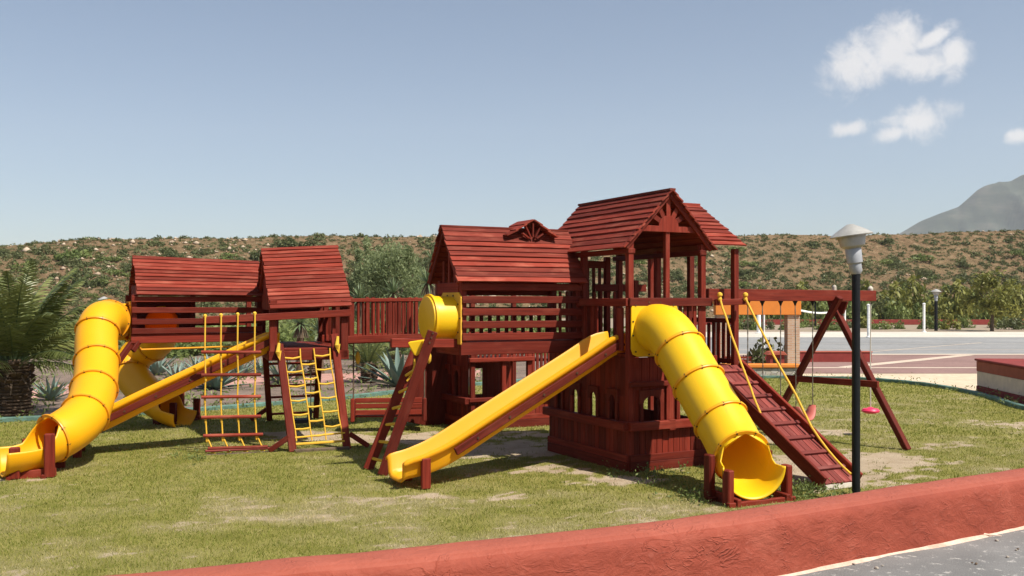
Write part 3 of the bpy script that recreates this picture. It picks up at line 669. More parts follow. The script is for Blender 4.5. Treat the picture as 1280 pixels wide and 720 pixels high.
# back railing, taller gate part and low part, railing beside the ramp landing
m = MB(); m.box(.30, .92, 1.86, 1.91, 2.46, 2.56); pickets(m, (.34, 1.88, 0), (.92, 1.88, 0), 1.4, 2.47, 6, .05); m.box(.86, .94, 1.85, 1.92, 1.3, 2.62); m.box(.30, .37, 1.85, 1.92, 1.3, 2.58)
m.build('railing', WD, T, BV)
m = MB(); m.box(.64, 1.5, 1.79, 1.84, 2.14, 2.24); m.box(.0, 1.6, 1.79, 1.84, 1.42, 1.5); pickets(m, (.05, 1.81, 0), (1.03, 1.81, 0), 1.5, 2.14, 9, .045); m.build('railing', WD, T, BV)
m = MB(); m.box(1.585, 1.635, .08, 1.8, 1.73, 1.79); pickets(m, (1.60, .1, 0), (1.60, .88, 0), 1.21, 1.73, 8, .06); pickets(m, (1.60, .96, 0), (1.60, 1.78, 0), 1.21, 1.73, 8, .06); m.box(1.585, 1.63, .08, 1.8, 1.22, 1.28)
m.build('railing', WD, T, BV)
# roofs
APX = 3.315; EZ = 2.635
m = MB(); roof_slope(m, (-.13, -.12, EZ - .02), (-.13, 1.98, EZ - .02), (.53, -.12, APX), (.53, 1.98, APX), 10); roof_slope(m, (1.19, -.12, EZ - .02), (1.19, 1.98, EZ - .02), (.53, -.12, APX), (.53, 1.98, APX), 10)
m.box(.49, .57, -.13, 1.99, APX + .005, APX + .032); main_roof = m.build('roof', RF, T)
m = MB(); roof_slope(m, (1.15, -.07, EZ + .045), (1.69, -.07, EZ + .045), (.58, .88, APX - .04), (1.69, .88, APX - .04), 11); roof_slope(m, (1.15, 1.85, EZ + .045), (1.69, 1.85, EZ + .045), (.58, .88, APX - .04), (1.69, .88, APX - .04), 11)
m.box(.55, 1.70, .84, .92, APX - .036, APX - .01); m.build('roof', RF, T)
def sunburst(parent, cx, y, zc, rw, halfw, apex, along='x', th=.03, nsp=5, dark=False):
    """collar board with half disc and spokes below the two rakes"""
    m = MB(); ang = [math.pi * k / 14 for k in range(15)]
    base_ = [(-halfw, 0), (halfw, 0), (halfw, .075)] + [(max(-halfw, min(halfw, rw * math.cos(a))), .07 + rw * .86 * math.sin(a)) for a in ang] + [(-halfw, .075)]
    m.prism(base_, (cx, y, zc), (1, 0, 0), (0, 0, 1), (0, -1, 0), th)
    for k in range(nsp):
        a = math.pi * (k + .5) / nsp if nsp % 2 == 0 else math.pi * (k + 1) / (nsp + 1)
        ca_, sa_ = math.cos(a), math.sin(a); top = apex - zc - .05; slope = (apex - (zc - .06)) / (halfw + .10)
        # where the ray meets the rake
        x0, z0 = rw * .85 * ca_, .07 + rw * .75 * sa_
        den = abs(ca_) * slope + sa_; L = (top - slope * abs(x0) - z0) / den if den > 0 else .1; L = max(.04, L)
        m.beam((cx + x0, y - th * .45, zc + z0), (cx + x0 + ca_ * L, y - th * .45, zc + z0 + sa_ * L), .02, .062, up=(-sa_, 0, ca_))
    return m.build('gable_sunburst', WD, parent, .003)
sunburst(T, .53, -.02, 2.83, .145, .38, APX)
m = MB()
for sx in (-1, 1): m.beam((.53 + sx * .63, -.06, EZ + .0), (.53, -.06, APX - .02), .035, .075, up=(0, 0, 1)); m.beam((.53 + sx * .60, 1.86, EZ), (.53, 1.86, APX - .03), .035, .075)
m.box(-.05, .05, -.05, 1.9, EZ - .07, EZ - .01); m.box(1.0, 1.1, -.05, 1.9, EZ - .07, EZ - .01); m.build('rafters', WD, T, BV)
m = MB(); planks(m, (.30, 1.83, 0), (.76, 1.83, 0), 2.84, 3.05, .1); m.build('gable_board', WD, T)
# cabin walls: planks, sill, arched windows
def cabin_wall(parent, L, axis, off, wins, z_base=.2, z_sill=.52, z_head=.90, z_top=1.34, ww=.23, out=-1, skip_base=False):
    """wall along local x (axis 0, at y=off) or local y (axis 1, at x=off); out is the outward direction sign"""
    def pt(l, o, z): return (l, off + out * o, z) if axis == 0 else (off + out * o, l, z)
    m = MB(); ev = (1, 0, 0) if axis == 0 else (0, 1, 0); nv = (0, out, 0) if axis == 0 else (out, 0, 0)
    planks(m, pt(.03, 0, 0), pt(L - .03, 0, 0), z_base - .02, z_sill, .085)
    m.beam(pt(-.03, .022, z_base * .29), pt(L + .03, .022, z_base * .29), .035, z_base * .58); m.beam(pt(-.03, .022, z_base * .80), pt(L + .03, .022, z_base * .80), .03, z_base * .40)
    planks(m, pt(.03, 0, 0), pt(L - .03, 0, 0), z_head - .02, z_top, .11)
    ed = [0.03] + sum([[w - ww / 2 + .03, w + ww / 2 - .03] for w in wins], []) + [L - .03]
    for k in range(0, len(ed), 2):
        if ed[k + 1] - ed[k] > .03: planks(m, pt(ed[k], 0, 0), pt(ed[k + 1], 0, 0), z_sill - .01, z_head - .01, .11)
    m.build('cabin_wall', WD, parent, .003)
    m = MB(); m.beam(pt(-.06, .05, z_sill + .02), pt(L + .06, .05, z_sill + .02), .10, .10); m.build('sill', WD, parent, BV)
    for w in wins:
        f = MB(); h = ww / 2; zi = z_sill + .07; zt_ = z_head
        for sgn in (-1, 1): f.beam(pt(w + sgn * (h - .025), .03, zi), pt(w + sgn * (h - .025), .03, zt_ - .1), .05 if axis == 0 else .03, .03 if axis == 0 else .05, up=(0, 1, 0))
        arch = [(-h, 0), (-h, .16), (h, .16), (h, 0), (h - .05, 0)] + [((h - .05) * math.cos(a), .085 * math.sin(a)) for a in [math.pi * q / 8 for q in range(1, 8)]] + [(-h + .05, 0)]
        f.prism(arch, pt(w, .015, zt_ - .1), ev, (0, 0, 1), nv, .03)
        f.build('window', WD, parent, .003)
cabin_wall(T, 1.82, 1, -.03, [.27, .70, 1.13, 1.55])
cabin_wall(T, 1.3, 0, -.03, [.27, .80], ww=.34)
m = MB(); m.box(.53 - .05, .53 + .05, -.075, -.045, .58, 1.34); m.box(-.04, .5, -.1, -.05, 1.0, 1.06); m.box(.58, 1.2, -.1, -.05, 1.0, 1.06); m.box(.485, .575, -.13, -.085, .47, .60); m.build('trim', WD, T, BV)
m = MB(); planks(m, (1.3, .0, 0), (1.3, .5, 0), .0, .52, .1); planks(m, (1.3, .5, 0), (1.3, 1.8, 0), 0, .52, .1); m.build('cabin_wall', WD, T)
m = MB(); planks(m, (0, 1.85, 0), (.35, 1.85, 0), 0, 1.3, .1); planks(m, (.95, 1.85, 0), (1.3, 1.85, 0), 0, 1.3, .1); planks(m, (.35, 1.85, 0), (.95, 1.85, 0), 0, .4, .1); m.build('cabin_wall', WD, T)
# crossbar with yellow rope knots above the ramp
m = MB(); m.beam((1.16, -.13, 1.99), (1.64, -.13, 2.0), .05, .075); m.build('crossbar', WD, T, BV)

# ------------------------------------------------------------------ slatted middle house
H0 = at(FT, -1.69, 1.05); FH = (H0, RA); H = thing('slatted_playhouse', 'raised red playhouse with steep shingled roof, sunburst dormer and open horizontal slats', 'playhouse', H0, RA)
for (x, y) in ((.03, .03), (1.62, .03), (.03, .67), (1.62, .67)): post(H, x, y, 1.37, 2.26)
m = MB(); m.box(-.02, 1.68, -.03, .03, 1.36, 1.515); m.box(-.02, 1.68, .67, .73, 1.36, 1.5); m.box(-.02, .04, .03, .67, 1.36, 1.5)
for i in range(6): m.box(-.01, 1.66, .035 + i * .105, .133 + i * .105, 1.48, 1.51)
m.build('deck', WD, H, BV)
for z in (1.575, 1.722, 1.873, 2.022, 2.182):
    m = MB(); m.beam((-.005, -.03, z + random.uniform(-.005, .005)), (1.675, -.03, z + random.uniform(-.005, .005)), .035, .088); m.build('slat', WD, H, BV)
m = MB(); m.box(.0, 1.65, .69, .73, 2.08, 2.2); m.box(0, 1.65, .69, .72, 1.86, 1.93); pickets(m, (.05, .7, 0), (1.62, .7, 0), 1.5, 1.9, 13, .055); m.box(.0, .7, .69, .72, 1.98, 2.06); m.build('railing', WD, H, BV)
m = MB(); m.box(-.02, .02, .05, .7, 2.1, 2.23)
for y, zt_ in ((.18, 2.5), (.35, 2.8), (.52, 2.5)): m.beam((0, y, 2.22), (0, y, zt_), .03, .05, up=(0, 1, 0))
planks(m, (0, .56, 0), (0, .68, 0), 1.5, 2.12, .06); m.build('gable_studs', WD, H, BV)
m = MB(); roof_slope(m, (-.1, -.12, 2.225), (1.67, -.12, 2.225), (-.12, .36, 2.91), (1.67, .36, 2.91), 11); roof_slope(m, (-.1, .84, 2.225), (1.67, .84, 2.225), (-.12, .36, 2.91), (1.67, .36, 2.91), 11); m.box(-.12, 1.67, .33, .39, 2.912, 2.935); m.build('roof', RF, H)
for x in (-.075, 1.62):
    m = MB()
    for s in (-1, 1): m.beam((x, .36 + s * .45, 2.22), (x, .36, 2.88), .03, .07)
    m.build('gable_rafters', WD, H, BV)
# dormer
DX = 1.07; DZ = 2.80; DA = 3.02
dm = MB(); roof_slope(dm, (DX - .36, .16, DZ), (DX - .36, .60, DZ), (DX, .16, DA), (DX, .60, DA), 3, .018, .004); roof_slope(dm, (DX + .34, .16, DZ), (DX + .34, .60, DZ), (DX, .16, DA), (DX, .60, DA), 3, .018, .004)
dorm = dm.build('dormer', RF, H)
m = MB()
for k in range(5):
    a = math.pi * (k + 1) / 6; ca_, sa_ = math.cos(a), math.sin(a); L = .05 + .12 * sa_
    m.beam((DX + ca_ * .06, .2, DZ - .02 + sa_ * .03), (DX + ca_ * (.06 + L), .2, DZ - .02 + sa_ * (.05 + L * .95)), .045, .02, up=(-sa_, 0, ca_))
m.build('gable_sunburst', WD, dorm, .003)
# ladder-side beam
m = MB(); m.beam((-.85, .1, 1.52), (.0, .1, 1.5), .06, .105); m.beam((-.62, .6, 1.5), (.0, .6, 1.5), .06, .1); m.build('support_beam', WD, H, BV)

# bubble window at the left gable
def flange_ring(c, axis, R, w, ext, parent, bolts=10, mat=None, cover=None, refup=None):
    """flat collar round a tube with bolt heads"""
    axis = Vector(axis).normalized(); up = Vector((0, 0, 1)); e1 = (up - axis * up.dot(axis)).normalized(); e2 = axis.cross(e1); m = MB(); seg = 36
    c = Vector(c); vs_ = []
    for k in range(seg):
        a = 2 * math.pi * k / seg; r = e1 * math.cos(a) + e2 * math.sin(a)
        for rr, ww_ in ((R - .004, -w), (R + ext, -w), (R + ext + .004, 0), (R + ext, w), (R - .004, w)): vs_.append(c + r * rr + axis * ww_)
    fs = [(k * 5 + j, k * 5 + j + 1, ((k + 1) % seg) * 5 + j + 1, ((k + 1) % seg) * 5 + j) for k in range(seg) for j in range(4)]
    m.add(vs_, fs, None, None, 0)
    for k in range(bolts):
        a = 2 * math.pi * (k + .5) / bolts; r = e1 * math.cos(a) + e2 * math.sin(a); p = c + r * (R + ext * .55)
        m.beam(p - axis * (w + .008), p + axis * (w + .008), .015, .015, up=tuple(r), mi=1)
        m.beam(p + r * (ext * .45), p + r * (ext * .45 + .004), .013, .013, up=tuple(axis), mi=1)
    return m.build('flange', [mat or M['flange'], M['bolt']], parent, smooth=True, world=True)
BZ = 1.80; bc = at(FH, -.005, .27, BZ); nv = Vector((-math.cos(RA), -math.sin(RA), 0)); uv = Vector((-math.sin(RA), math.cos(RA), 0))
B = thing('bubble_window', 'yellow plastic bubble window bulging from the gable end of the slatted playhouse', 'bubble window', (bc.x, bc.y, 0), 0)
m = MB(); m.tube([bc + nv * d for d in (0, .15, .30, .335, .345)], [.262, .266, .272, .262, .235], 36, True); m.build('drum', M['yellow'], B, smooth=True, world=True)
m = MB(); m.tube([bc + nv * .285, bc + nv * .315], [.292, .292], 36, True); m.build('rim', M['yellow'], B, smooth=True, world=True)
m = MB(); pl = [(-.30, -.31), (.30, -.31), (.30, .25), (.24, .31), (-.24, .31), (-.30, .25)]; m.prism(pl, bc + nv * .0, uv, (0, 0, 1), nv, .018)
for k in range(10):
    a = 2 * math.pi * k / 10; p = bc + uv * .285 * math.cos(a) + Vector((0, 0, .285 * math.sin(a))) + nv * .02; m.beam(p, p + nv * .008, .02, .02, mi=1)
m.build('mounting_plate', [M['rope'], M['bolt']], B, world=True)

# ladder with yellow rungs
def ladder():
    r0, r1 = G(478, 594), P(541, 414, 11.12); l0, l1 = G(460, 587), P(522, 432, 11.55)
    L = thing('ladder', 'leaning red ladder with yellow rungs below the bubble window', 'ladder', ((r0.x + l0.x) / 2, (r0.y + l0.y) / 2, 0), RA)
    for a, b in ((r0, r1), (l0, l1)):
        m = MB(); m.beam(a, b, .045, .12, up=(0, 0, 1)); d = (b - a).normalized()
        o = m.build('rail', WD, L, BV, world=True)
        k = MB()
        for f in ((.985, .955, .92) if a is r0 else (.97, .93)):
            p = a.lerp(b, f); k.tube([p - uv * .03, p + uv * .03], .012, 8, True)
        k.build('bolt_row', M['bolt'], o, world=True)
    for f in (.09, .225, .36, .49, .62, .755):
        m = MB(); m.tube([r0.lerp(r1, f), l0.lerp(l1, f)], .018, 10); m.build('rung', M['rope'], L, world=True, smooth=True)
    m = MB(); p = P(520, 434, 11.2); m.prism([(-.11, .06), (.10, .09), (.02, -.10), (-.02, -.10)], p, (1, 0, 0), (0, 0, 1), (0, 1, 0), .12); m.build('step_bracket', M['yellow'], L, .012, world=True)
    for a, b in ((r0, r1), (l0, l1)):
        q = [a.lerp(b, f) + Vector((.0, -.02, .0)) - nv * 0 + Vector((.05 + .03 * math.sin((f - .70) / .16 * math.pi), 0, .02)) for f in (.70, .72, .76, .82, .86, .88)]
        if a is l0: m = MB(); m.tube(q, .014, 8); m.build('handle', M['rope'], L, world=True, smooth=True)
ladder()

# ------------------------------------------------------------------ back cabin behind the middle house
K0 = Vector((-.646, 14.9, 0)); FK = (K0, RA); K = thing('back_cabin', 'red timber cabin behind the slatted playhouse with picket balcony above an open front', 'playhouse', K0, RA)
for (x, y, z) in ((0.03, 0, 2.3), (.57, 0, 1.5), (1.03, 0, 1.5), (1.42, .0, 1.5), (0, 1.3, 2.3), (1.42, 1.3, 2.3), (1.42, .65, 1.4)): post(K, x, y, 0, z)
m = MB(); planks(m, (0, 0, 0), (1.4, 0, 0), .18, .44, .09); m.box(-.03, 1.43, -.045, -.015, 0, .12); m.box(-.03, 1.43, -.045, -.018, .125, .205); m.build('cabin_wall', WD, K, .003)
m = MB(); m.box(-.05, 1.45, -.08, .02, .44, .5); m.build('sill', WD, K, BV)
m = MB(); m.box(-.05, 1.08, -.09, -.03, 1.06, 1.125); m.box(-.05, 1.08, -.05, 0, 1.46, 1.53); pickets(m, (.05, -.03, 0), (1.0, -.03, 0), 1.1, 1.48, 13, .045); m.build('railing', WD, K, BV)
m = MB(); pickets(m, (1.06, -.03, 0), (1.42, -.03, 0), .8, 1.5, 5, .05); m.box(1.02, 1.46, -.06, -.02, 1.42, 1.5); m.box(1.02, 1.46, -.06, -.02, .76, .84); m.build('railing', WD, K, BV)
m = MB()
for i in range(9): m.box(0, 1.42, .02 + i * .145, .155 + i * .145, 1.04, 1.075)
m.build('deck', WD, K, BV)
cabin_wall(K, 1.32, 1, -.02, [.42, .82], .18, .44, .93, 1.5, .3)
m = MB(); planks(m, (0, 1.3, 0), (.52, 1.3, 0), 0, 1.04, .1); planks(m, (.82, 1.3, 0), (1.42, 1.3, 0), 0, 1.04, .1); planks(m, (.52, 1.3, 0), (.82, 1.3, 0), 0, .42, .1); planks(m, (.52, 1.3, 0), (.82, 1.3, 0), .86, 1.04, .1); planks(m, (1.42, 0, 0), (1.42, 1.3, 0), 0, .5, .1); m.build('cabin_wall', WD, K)
m = MB(); roof_slope(m, (-.12, -.1, 2.28), (1.5, -.1, 2.28), (-.12, .65, 2.86), (1.5, .65, 2.86), 9); roof_slope(m, (-.12, 1.4, 2.28), (1.5, 1.4, 2.28), (-.12, .65, 2.86), (1.5, .65, 2.86), 9); m.build('roof', RF, K)
post(K, 1.42, 0, 1.5, 2.3)
m = MB(); m.beam(at((Vector((0, 0, 0)), 0), -.40, .9, 0), (-.03, .85, 1.5), .9, .04, up=(0, 1, 0)); m.build('climbing_board', WD, K, BV)

# ------------------------------------------------------------------ left tower
R2 = math.atan2(.33, .944); O2 = Vector((-3.22, 13.02, 0)); F2 = (O2, R2)
L2 = thing('climbing_tower', 'open red timber tower with a steep shingled roof and splayed legs beside the bridge', 'play tower', O2, R2)
for (x, y) in ((-.02, 0), (.94, 0), (-.02, 2.2), (.94, 2.2)): post(L2, x, y, 1.22, 2.02 if y < 1 else 2.1, .1)
post(L2, .99, .9, 1.2, 2.5, .07); post(L2, .80, 0.02, 1.3, 1.98, .05)
legs = [((.06, -.02, 1.42), (.205, -.337, 0), .10), ((.80, -.02, 1.55), (.93, -.30, 0), .10), ((.05, 2.2, 1.4), (.22, 3.2, 0), .09), ((.92, 2.2, 1.4), (1.0, 3.3, 0), .09)]
for a, b, w in legs:
    m = MB(); m.beam(b, a, w, w * .9, up=(0, 1, 0)); lg = m.build('leg', WD, L2, BV)
for b, sx, sy in (((.205, -.337), -1, .25), ((.93, -.30), 1, .1), ((.22, 3.2), -1, .1)):
    m = MB(); m.beam((b[0] + sx * .04, b[1] + .02, .20), (b[0] + sx * .30, b[1] + sy * .3, .02), .05, .07); m.build('brace', WD, L2, BV)
m = MB()
for i in range(15): m.box(-.06, .98, 0.0 + i * .15, .142 + i * .15, 1.33, 1.365)
m.box(-.08, 1.0, -.05, -.0, 1.20, 1.33); m.box(-.08, 1.0, 2.24, 2.29, 1.2, 1.33); m.box(-.085, -.02, .02, 2.2, 1.2, 1.325); m.box(.95, 1.01, .02, 2.2, 1.2, 1.325); m.build('deck', WD, L2, BV)
m = MB(); m.beam((-.93, -.085, 1.755), (1.02, -.085, 1.845), .055, .095); m.build('header_beam', WD, L2, BV)
m = MB(); m.box(-.04, .98, 2.21, 2.26, 1.78, 1.86); pickets(m, (0, 2.22, 0), (.3, 2.22, 0), 1.36, 1.8, 3); m.box(-.04, .96, 2.2, 2.24, 1.86, 1.95); m.build('railing', WD, L2, BV)
m = MB(); m.box(.965, 1.0, 1.0, 2.2, 1.80, 1.88); pickets(m, (.98, 1.2, 0), (.98, 2.2, 0), 1.36, 1.8, 7); m.build('railing', WD, L2, BV)
m = MB(); roof_slope(m, (-.075, -.12, 1.885), (1.035, -.12, 1.925), (-.085, 1.15, 2.765), (1.03, 1.15, 2.835), 16, .02, .008); roof_slope(m, (-.075, 2.42, 1.9), (1.035, 2.42, 1.94), (-.085, 1.15, 2.765), (1.03, 1.15, 2.835), 16, .02, .008); m.build('roof', RF, L2)
m = MB()
for x in (-.03, .97):
    m.beam((x, 0, 1.93), (x, 1.15, 2.73), .035, .09); m.beam((x, 2.3, 1.93), (x, 1.15, 2.73), .035, .09)
planks(m, (-.0, .25, 0), (-.0, 2.0, 0), 1.88, 2.12, .11); planks(m, (-.0, .6, 0), (-.0, 1.7, 0), 2.1, 2.38, .11); planks(m, (0, .9, 0), (0, 1.4, 0), 2.38, 2.6, .11); m.build('gable_boards', WD, L2, .003)
for z in (.12, .42, .62, .80, 1.0):
    m = MB(); m.tube([(.05 + .17 * (1 - z / 1.4), 2.2 + 1.0 * (1 - z / 1.4), z), (.92 + .08 * (1 - z / 1.4), 2.2 + 1.1 * (1 - z / 1.4), z)], .02, 8); m.build('rung', WD, L2)
for i, (x, z0) in enumerate(((.05, 1.3), (.84, 1.38))):
    m = MB(); ap = Vector((x, -.09, z0 + .14)); m.tube([ap, ap + Vector((-.02, -.04, -.12)), ap + Vector((.0, -.05, -.22)), ap + Vector((.015, -.04, -.10))], [.018, .03, .02, .015], 8); m.build('rope_knot', M['rope'], L2, smooth=True)
# yellow offset net between the front legs
def net_climber():
    N = thing('net_climber', 'yellow rope net of staggered rungs strung between the legs of the climbing tower', 'climbing net', at(F2, .5, -.3), R2)
    def q(f, g): # f across 0..1, g down 0..1
        a = Vector((.10 + .66 * f, -.06, 1.36)); b = Vector((.24 + .66 * f, -.315, .14)); p = a.lerp(b, g); return at(F2, p.x, p.y, p.z)
    fx = (.02, .34, .62, .95)
    for f in fx:
        m = MB(); m.tube([q(f + random.uniform(-.012, .012), g / 8) for g in range(9)], .010, 7); m.build('rope', M['rope'], N, world=True, smooth=True)
    for k in range(3):
        for j in range(6):
            g = .10 + j * .155 + (0.075 if k == 1 else 0) - (0.02 if k == 2 else 0)
            if g > .97: continue
            m = MB(); m.tube([q(fx[k], g), q((fx[k] + fx[k + 1]) / 2, g + random.uniform(0, .012)), q(fx[k + 1], g - .008)], .013, 8); m.build('rung', M['rope'], N, world=True, smooth=True)
    for g in (.985, 1.0 + .12 * 0):
        m = MB(); m.tube([q(-.02, g - .02), q(1.02, g - .05)], .013, 8); m.build('rung', M['rope'], N, world=True, smooth=True); break
    m = MB(); m.beam(at(F2, .24, -.33, .10), at(F2, .90, -.31, .11), .035, .03); m.build('bottom_bar', M['rope'], N, BV, world=True)
    m = MB(); m.beam(at(F2, .22, -.40, .015), at(F2, .95, -.36, .015), .09, .05); m.build('ground_board', M['bark'], N, BV, world=True)
net_climber()
# yellow rope net with red bars hanging from the header beam
def cargo_net():
    N = thing('rope_ladder', 'wide hanging net of yellow ropes with red wooden rungs left of the climbing tower', 'climbing net', at(F2, -.58, -.09), R2)
    xs = (-.90, -.70, -.488, -.268); zz = (1.33, 1.03, .74, .475, .235, .07)
    for i, x in enumerate(xs):
        top = 1.755 + .045 * (x + .93) / .97; pts = [(x, -.125, top + .06), (x, -.13, top)] + [(x + (.005 if k % 2 else -.005) + (max(0, .3 - z) * .35), -.13 - (max(0, .3 - z) * .2), z) for k, z in enumerate(zz)] + [(x + .12, -.2, .01)]
        m = MB(); m.tube([at(F2, *p) for p in pts], .0105, 8)
        for k, z in enumerate(zz): p = pts[2 + k]; m.lathe([(.010, -.05), (.017, -.03), (.014, 0), (.019, .03), (.010, .05)], at(F2, p[0], p[1] - .005, z - .03), 8)
        m.lathe([(.012, -.03), (.024, -.012), (.026, .012), (.012, .03)], at(F2, x, -.10, top + .05), 8); m.build('rope', M['rope'], N, world=True, smooth=True)
    for k, z in enumerate(zz):
        o = max(0, .3 - z) * .35; m = MB(); m.tube([at(F2, -.95 + o, -.155 - o * .6, z + .01), at(F2, -.19 + o, -.155 - o * .6, z - .005)], .022, 8); m.build('rung', RF, N, world=True)
    m = MB(); m.tube([at(F2, -.90, -.21, .05), at(F2, -.06, -.2, .045)], .017, 8); m.build('rung', M['ramp'], N, world=True)
    m = MB(); m.beam(at(F2, -.9, -.27, .0), at(F2, .0, -.25, .0), .05, .03); m.build('ground_board', M['bark'], N, BV, world=True)
cargo_net()
# dark toddler swing under the tower
sw = thing('bucket_swing', 'dark rubber seat hanging on thin ropes under the climbing tower', 'swing', at(F2, .45, 1.0), R2)
m = MB(); m.prism([(-.16, .0), (.16, 0), (.18, .2), (.15, .2), (.13, .05), (-.13, .05), (-.15, .2), (-.18, .2)], at(F2, .45, .9, .22), (math.cos(R2), math.sin(R2), 0), (0, 0, 1), (-math.sin(R2), math.cos(R2), 0), .28); m.build('seat', M['rubber'], sw, .01, world=True)
for x in (.28, .62):
    m = MB(); m.tube([at(F2, x, 1.04, .4), at(F2, x, 1.04, 1.33)], .008, 6); m.build('rope', M['chain'], sw, world=True)

# ------------------------------------------------------------------ left house
R3 = R_(28); O3 = Vector((-5.54, 14.0, 0)); F3 = (O3, R3)
L3 = thing('slatted_cabin', 'long raised red cabin on the left with horizontal slats and a low shingled roof', 'playhouse', O3, R3)
WL = 1.88
for (x, y) in ((.03, .03), (WL - .03, .03), (.03, .77), (WL - .03, .77), (.98, .77)): post(L3, x, y, 1.38, 2.1)
m = MB(); m.box(-.02, WL, -.03, .03, 1.39, 1.525); m.box(-.02, WL, .77, .83, 1.39, 1.52)
for i in range(7): m.box(-.01, WL - .02, .035 + i * .105, .133 + i * .105, 1.49, 1.52)
m.build('deck', WD, L3, BV)
for za, zb in ((2.035, 2.04), (1.875, 1.87), (1.705, 1.71), (1.567, 1.575)):
    m = MB(); m.beam((-.01, -.04, za), (WL, -.04, zb), .035, .085); m.build('slat', WD, L3, BV)
def holed(m, x0, x1, y, z0, z1, cx, cz, r):
    n = 24; vs_ = []; fs = []
    sq = []
    for k in range(n):
        a = 2 * math.pi * k / n; ca_, sa_ = math.cos(a), math.sin(a); t = min(((x1 - cx) / ca_) if ca_ > 1e-6 else 9, ((x0 - cx) / ca_) if ca_ < -1e-6 else 9, ((z1 - cz) / sa_) if sa_ > 1e-6 else 9, ((z0 - cz) / sa_) if sa_ < -1e-6 else 9)
        sq.append((cx + ca_ * t, cz + sa_ * t)); vs_ += [(cx + ca_ * r, y, cz + sa_ * r), (cx + ca_ * t, y, cz + sa_ * t), (cx + ca_ * r, y + .02, cz + sa_ * r), (cx + ca_ * t, y + .02, cz + sa_ * t)]
    for k in range(n):
        j = (k + 1) % n; fs += [(k * 4, k * 4 + 1, j * 4 + 1, j * 4), (k * 4 + 2, j * 4 + 2, j * 4 + 3, k * 4 + 3), (k * 4, j * 4, j * 4 + 2, k * 4 + 2)]
    m.add(vs_, fs)
m = MB(); holed(m, .02, .96, .755, 1.40, 2.06, .52, 1.66, .255); m.build('back_panel', WD, L3)
m = MB(); m.box(.98, WL, .77, .80, 1.62, 1.70); m.build('back_rail', WD, L3, BV)
m = MB(); roof_slope(m, (.05, -.10, 2.09), (1.92, -.10, 2.075), (.05, .40, 2.68), (1.92, .40, 2.63), 11, .02, .008); roof_slope(m, (.05, .9, 2.08), (1.92, .9, 2.07), (.05, .40, 2.68), (1.92, .40, 2.63), 11, .02, .008); m.build('roof', RF, L3)
m = MB(); m.beam((.0, .02, 1.40), (-.30, -.18, 1.0), .06, .08); m.beam((.12, .02, 1.45), (.0, -.06, 1.28), .05, .07); m.build('brace', WD, L3, BV)
m = MB(); m.tube([(.1, -.07, 1.33), (.12, -.075, 1.30), (1.6, -.05, 1.32)], .014, 8); m.build('pipe', M['flange'], L3, smooth=True)
m = MB(); planks(m, (.08, .10, 0), (.08, .70, 0), 2.02, 2.24, .1); m.build('gable_boards', WD, L3)

# ------------------------------------------------------------------ bridge and bench swing
def bridge():
    a = Vector((-2.46, 14.45, 0)); b = Vector((-1.22, 15.72, 0)); d = (b - a); L = d.length; rz = math.atan2(d.y, d.x); Bq = thing('bridge', 'straight red picket bridge joining the climbing tower to the back cabin', 'bridge', a, rz)
    m = MB(); n = 15
    for i in range(n): m.box(L * i / n + .004, L * (i + 1) / n - .004, 0, .62, 1.36, 1.395)
    m.build('deck', WD, Bq, BV)
    for y in (-.02, .64):
        m = MB(); m.beam((-.05, y, 2.02), (L + .05, y, 2.035), .06, .055); m.beam((-.05, y, 1.43), (L + .05, y, 1.43), .05, .11); pickets(m, (.02, y, 0), (L - .02, y, 0), 1.44, 2.03, 18, .038, .024)
        for x in (.02, .33, .95, 1.3, L - .06): m.beam((x, y, 1.4), (x, y, 2.07), 0.06, .04, up=(0, 1, 0))
        m.build('railing', WD, Bq, BV)
    s = thing('bench_swing', 'red slatted bench swing hanging below the picket bridge', 'bench swing', (a.x + .65, a.y + .55, 0), R_(6))
    x0, x1 = -.62, .40
    m = MB()
    for z in (.30, .40, .485): m.beam((x0, -.25, z), (x1, -.25, z), .03, .075)
    m.build('backrest', WD, s, BV)
    m = MB()
    for k in range(4): m.box(x0, x1, -.2 + k * .1, -.11 + k * .1, .22, .245)
    m.build('seat', WD, s, BV)
    for x in (x0 - .04, x1 + .04):
        m = MB(); m.prism([(-.30, .16), (.2, .16), (.24, .24), (.2, .46), (-.28, .52)], (x - .03, 0, 0), (0, 1, 0), (0, 0, 1), (1, 0, 0), .06); m.build('armrest', WD, s, .012)
        m = MB(); m.tube([(x, 0, .45), (x, 0.02, 1.36)], .012, 7); o = m.build('rope', M['bark'], s, smooth=True)
        m = MB(); m.lathe([(.01, -.09), (.035, -.05), (.04, .03), (.015, .1)], (x + .07, -.02, 1.12), 9); m.build('rope_knot', M['rope'], o, smooth=True)
bridge()

